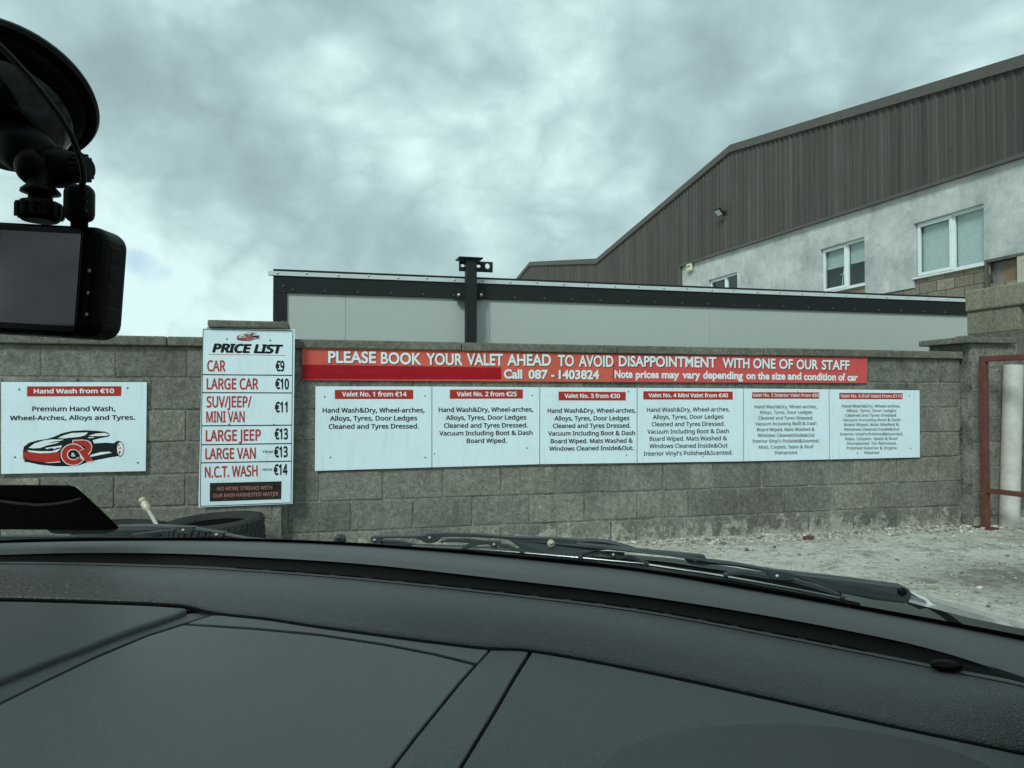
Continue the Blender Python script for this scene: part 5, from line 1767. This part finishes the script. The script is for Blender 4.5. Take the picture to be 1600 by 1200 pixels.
# cabin shell round the eye: roof, pillars, doors, rear with its window
mb = MB()
top = [WS(x, 1.0) for x in ww]
mb.grid([top, [V((p.x, p.y - .2, 1.50)) for p in top], [V((-.4 + (p.x + .4) * 1.0, -.8, 1.53)) for p in top], [V((-.4 + (p.x + .4) * .95, -1.9, 1.44)) for p in top]])
mb.build('roof', M['liner'], car, smooth=True, solid=.03)
mb = MB()
for sx in (-1, 1):
    X = -.4 + sx * .93
    mb.box((X, -.65, .62), .08, 2.7, .72)
    mb.tube([WS(-700 if sx < 0 else 1900, 0) + V((sx * .03, 0, 0)), WS(-700 if sx < 0 else 1900, 1.0)], .035, 8)
    mb.tube([V((X, -.55, .95)), V((X - sx * .17, -.6, 1.5))], .05, 8)
    mb.tube([V((X, -1.9, .95)), V((X - sx * .20, -1.85, 1.45))], .09, 8)
mb.box((-.4, -.4, .30), 1.9, 3.0, .06)
mb.box((-.4, -2.0, .68), 1.9, .10, .72)
mb.build('cabin_sides', M['trimdark'], car)
for sx in (-.42, .42):
    mb = MB()
    mb.box((-.4 + sx, -.62, .95), .50, .14, .66)
    mb.box((-.4 + sx, -.66, 1.36), .26, .09, .18)
    mb.build('seat_back', M['trimdark'], car, bevel=.05, seg=3)

# ------------------------------------------------------------------ permit holder on the glass
WP0 = V((0, 1.105, CAM_Z - .205))
WPN = V((0, -.56, -.83)).normalized()
wg = lambda x, y, off=.006: hit(x, y, WP0 + WPN * off, WPN)
mb = MB()
FLP = [(-170, 757), (60, 757), (108, 757.5), (117, 759.5), (125, 765.5), (138, 777), (160, 797.5), (186, 823), (170, 826), (120, 825.5), (75, 825), (-170, 824)]
mb.prism([wg(*q) for q in FLP], WPN * .003)
pc = wg(30, 830)
hold = mb.build('permit_holder', M['flap'], origin=pc, bevel=.001)
tag(hold, 'glossy black permit holder stuck to the bottom of the windscreen', 'holder')
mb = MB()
R1 = [(-170, 772), (-60, 774), (0, 780.5), (30, 784.5), (60, 786.8), (90, 784.5), (110, 781), (126, 777.5)]  # curved reflection on the holder, built as a pale grey ridge
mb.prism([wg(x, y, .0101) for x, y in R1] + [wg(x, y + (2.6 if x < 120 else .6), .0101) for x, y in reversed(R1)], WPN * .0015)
mb.build('reflection_line', m_paint('holder_reflection', (.19, .20, .195), (.12, .13, .125), .3, 60), hold)
mb = MB()
mb.prism([wg(x, y, .004) for x, y in ((72, 825.5), (186, 824.5), (178, 829), (166, 832.5), (90, 833), (80, 831))], WPN * .0012)
mb.build('clear_edge', M['flapclear'], hold)

# ------------------------------------------------------------------ dash camera hanging from the glass
dc0 = at_depth(60, 440, .415)
dcam = empty('dash_camera', dc0, 'black dash camera with a dark screen hanging from its suction mount', 'camera')
RL = Matrix.Rotation(math.radians(3.6), 3, 'Y') @ Matrix.Rotation(math.radians(-3), 3, 'Z')
dx, dy_, dz = RL @ V((1, 0, 0)), RL @ V((0, 1, 0)), RL @ V((0, 0, 1))
cr = at_depth(149, 440, .40)                       # middle of the front face's right edge
HW_, HH = .062, .0296
cb = cr - dx * HW_ + dy_ * .0175


def rrect(c, hx_, hz_, r, n=6):
    pts = []
    for sx, sz2, a0 in ((1, 1, 0), (-1, 1, 90), (-1, -1, 180), (1, -1, 270)):
        for i in range(n + 1):
            a = math.radians(a0 + 90 * i / n)
            pts.append(c + dx * (sx * (hx_ - r) + r * math.cos(a)) + dz * (sz2 * (hz_ - r) + r * math.sin(a)))
    return pts


mb = MB()
mb.prism(rrect(cb - dy_ * .0175, HW_ + .0030, HH, .009), dy_ * .026)
bd = mb.build('body', M['camblack'], dcam, bevel=.006, seg=4, angle=50)
mb = MB()
mb.prism(rrect(cb - dy_ * .0176 - dx * .004, HW_ - .0035, HH - .0025, .004), dy_ * -.0012)
mb.build('bezel', M['camgloss'], bd)
mb = MB()
sx1 = .0535
mb.prism([cb - dy_ * .0189 + dx * a + dz * b_ for a, b_ in ((-.062, -HH + .0055), (sx1, -HH + .0055), (sx1, HH - .0055), (-.062, HH - .0055))], dy_ * -.0004)
mb.build('screen', M['camscreen'], bd)
for i, y in enumerate((423, 457.5, 491)):
    mb = MB()
    q = hit(139.5 - 2 * i, y, cb - dy_ * .0190, dy_)
    mb.lathe([(.0009, 0), (.0001, .0003)], q, -dy_, 10)
    mb.build('button_mark', M['camdot'], bd)
for i in range(4):
    mb = MB()
    mb.box(cb + dx * (HW_ + .0027) + dz * (.016 - .0108 * i) - dy_ * .006, .0012, .010, .0085, (dx, dy_, dz))
    mb.build('side_button', M['camblack'], bd, bevel=.0007)
# knurled knob, stem and collar
kb = at_depth(62, 343, .412)
dzv = V((.02, 0, 1)).normalized()
mb = MB()
mb.lathe([(.0001, -.001), (.0085, -.001), (.0106, .001), (.0108, .0075), (.0095, .0095), (.0001, .0095)], kb, dzv, 20)
for i in range(14):
    a = 6.2832 * i / 14
    mb.tube([kb + V((math.cos(a) * .0106, math.sin(a) * .0106, .001)), kb + V((math.cos(a) * .0106, math.sin(a) * .0106, .0082))], .0013, 6)
o = mb.build('knob', M['camblack'], dcam)
mb = MB()
mb.lathe([(.0062, .008), (.0058, .013), (.0098, .0142), (.0096, .0155), (.0066, .0185), (.0055, .026), (.0055, .036)], kb, dzv, 20)
o = mb.build('stem', M['camblack'], dcam, smooth=True)
jb = at_depth(92, 268, .415)
mb = MB()
mb.ell(at_depth(58, 262, .415), .0105, .012, .0105)
mb.ell(at_depth(88, 262, .420), .014, .012, .011)
mb.tube([at_depth(50, 262, .42), at_depth(128, 262, .42)], .0085, 14)
mb.build('ball_joint', M['camblack'], dcam, smooth=True)
mb = MB()
c = at_depth(127, 263, .415)
mb.lathe([(.0001, -.004), (.006, -.004), (.0068, -.002), (.0068, .003), (.0055, .0045), (.0001, .0045)], c, V((1, -.15, 0)), 16)
for i in range(12):
    a = 6.2832 * i / 12
    mb.tube([c + V((-.003, math.cos(a) * .0066, math.sin(a) * .0066)), c + V((.0035, math.cos(a) * .0066, math.sin(a) * .0066))], .0011, 6)
mb.build('tightening_nut', M['camblack'], dcam)
# suction cup on the glass and its housing
sn_ = V((0, -.54, -.84)).normalized()
sc_ = at_depth(12, 152, .455)
mb = MB()
mb.lathe([(.0001, -.010), (.047, -.0095), (.0485, -.0065), (.0478, -.003), (.0445, -.0012), (.0425, -.0018), (.041, .001), (.030, .007), (.0001, .0075)], sc_, sn_, 64)
o = mb.build('suction_cup', M['camblack'], dcam)
auto_smooth(o, 35)
mb = MB()
hc_ = at_depth(2, 185, .425)
mb.lathe([(.031, -.006), (.0295, .010), (.025, .0175), (.012, .0215), (.0001, .022)], hc_ + V((0, .008, .004)), V((-.05, -.62, -.78)), 40)
o = mb.build('mount_housing', M['camgloss'], dcam)
auto_smooth(o, 35)
mb = MB()
mb.tube([at_depth(20, 215, .425), at_depth(48, 240, .42), at_depth(70, 256, .418)], [.016, .0135, .011], 16)
mb.build('mount_arm', M['camblack'], dcam, smooth=True)
# cable and its plug
mb = MB()
pts = [(126, 296), (131, 280), (129, 262), (122, 238), (112, 212), (94, 182), (70, 150), (44, 118), (18, 90), (0, 72), (-30, 48), (-70, 20)]
mb.tube([at_depth(x, y, .388 + .00002 * (300 - y)) for x, y in pts], .00155, 8)
cbl = mb.build('cable', M['camblack'], dcam, smooth=True)
mb = MB()
pc_ = at_depth(124, 318, .401)
mb.box(pc_, .0145, .011, .020)
pg = mb.build('plug', M['camblack'], cbl, bevel=.0045, seg=3)
mb = MB()
for i in range(3):
    mb.box(pc_ + V((.003, -.0052, .0045 - .0048 * i)), .0075, .0016, .0012)
mb.build('plug_ridge', M['camgloss'], pg)
mb = MB()
mb.tube([at_depth(124, 346, .402), at_depth(124, 356, .405)], .0042, 10)
mb.build('socket', M['camblack'], cbl)
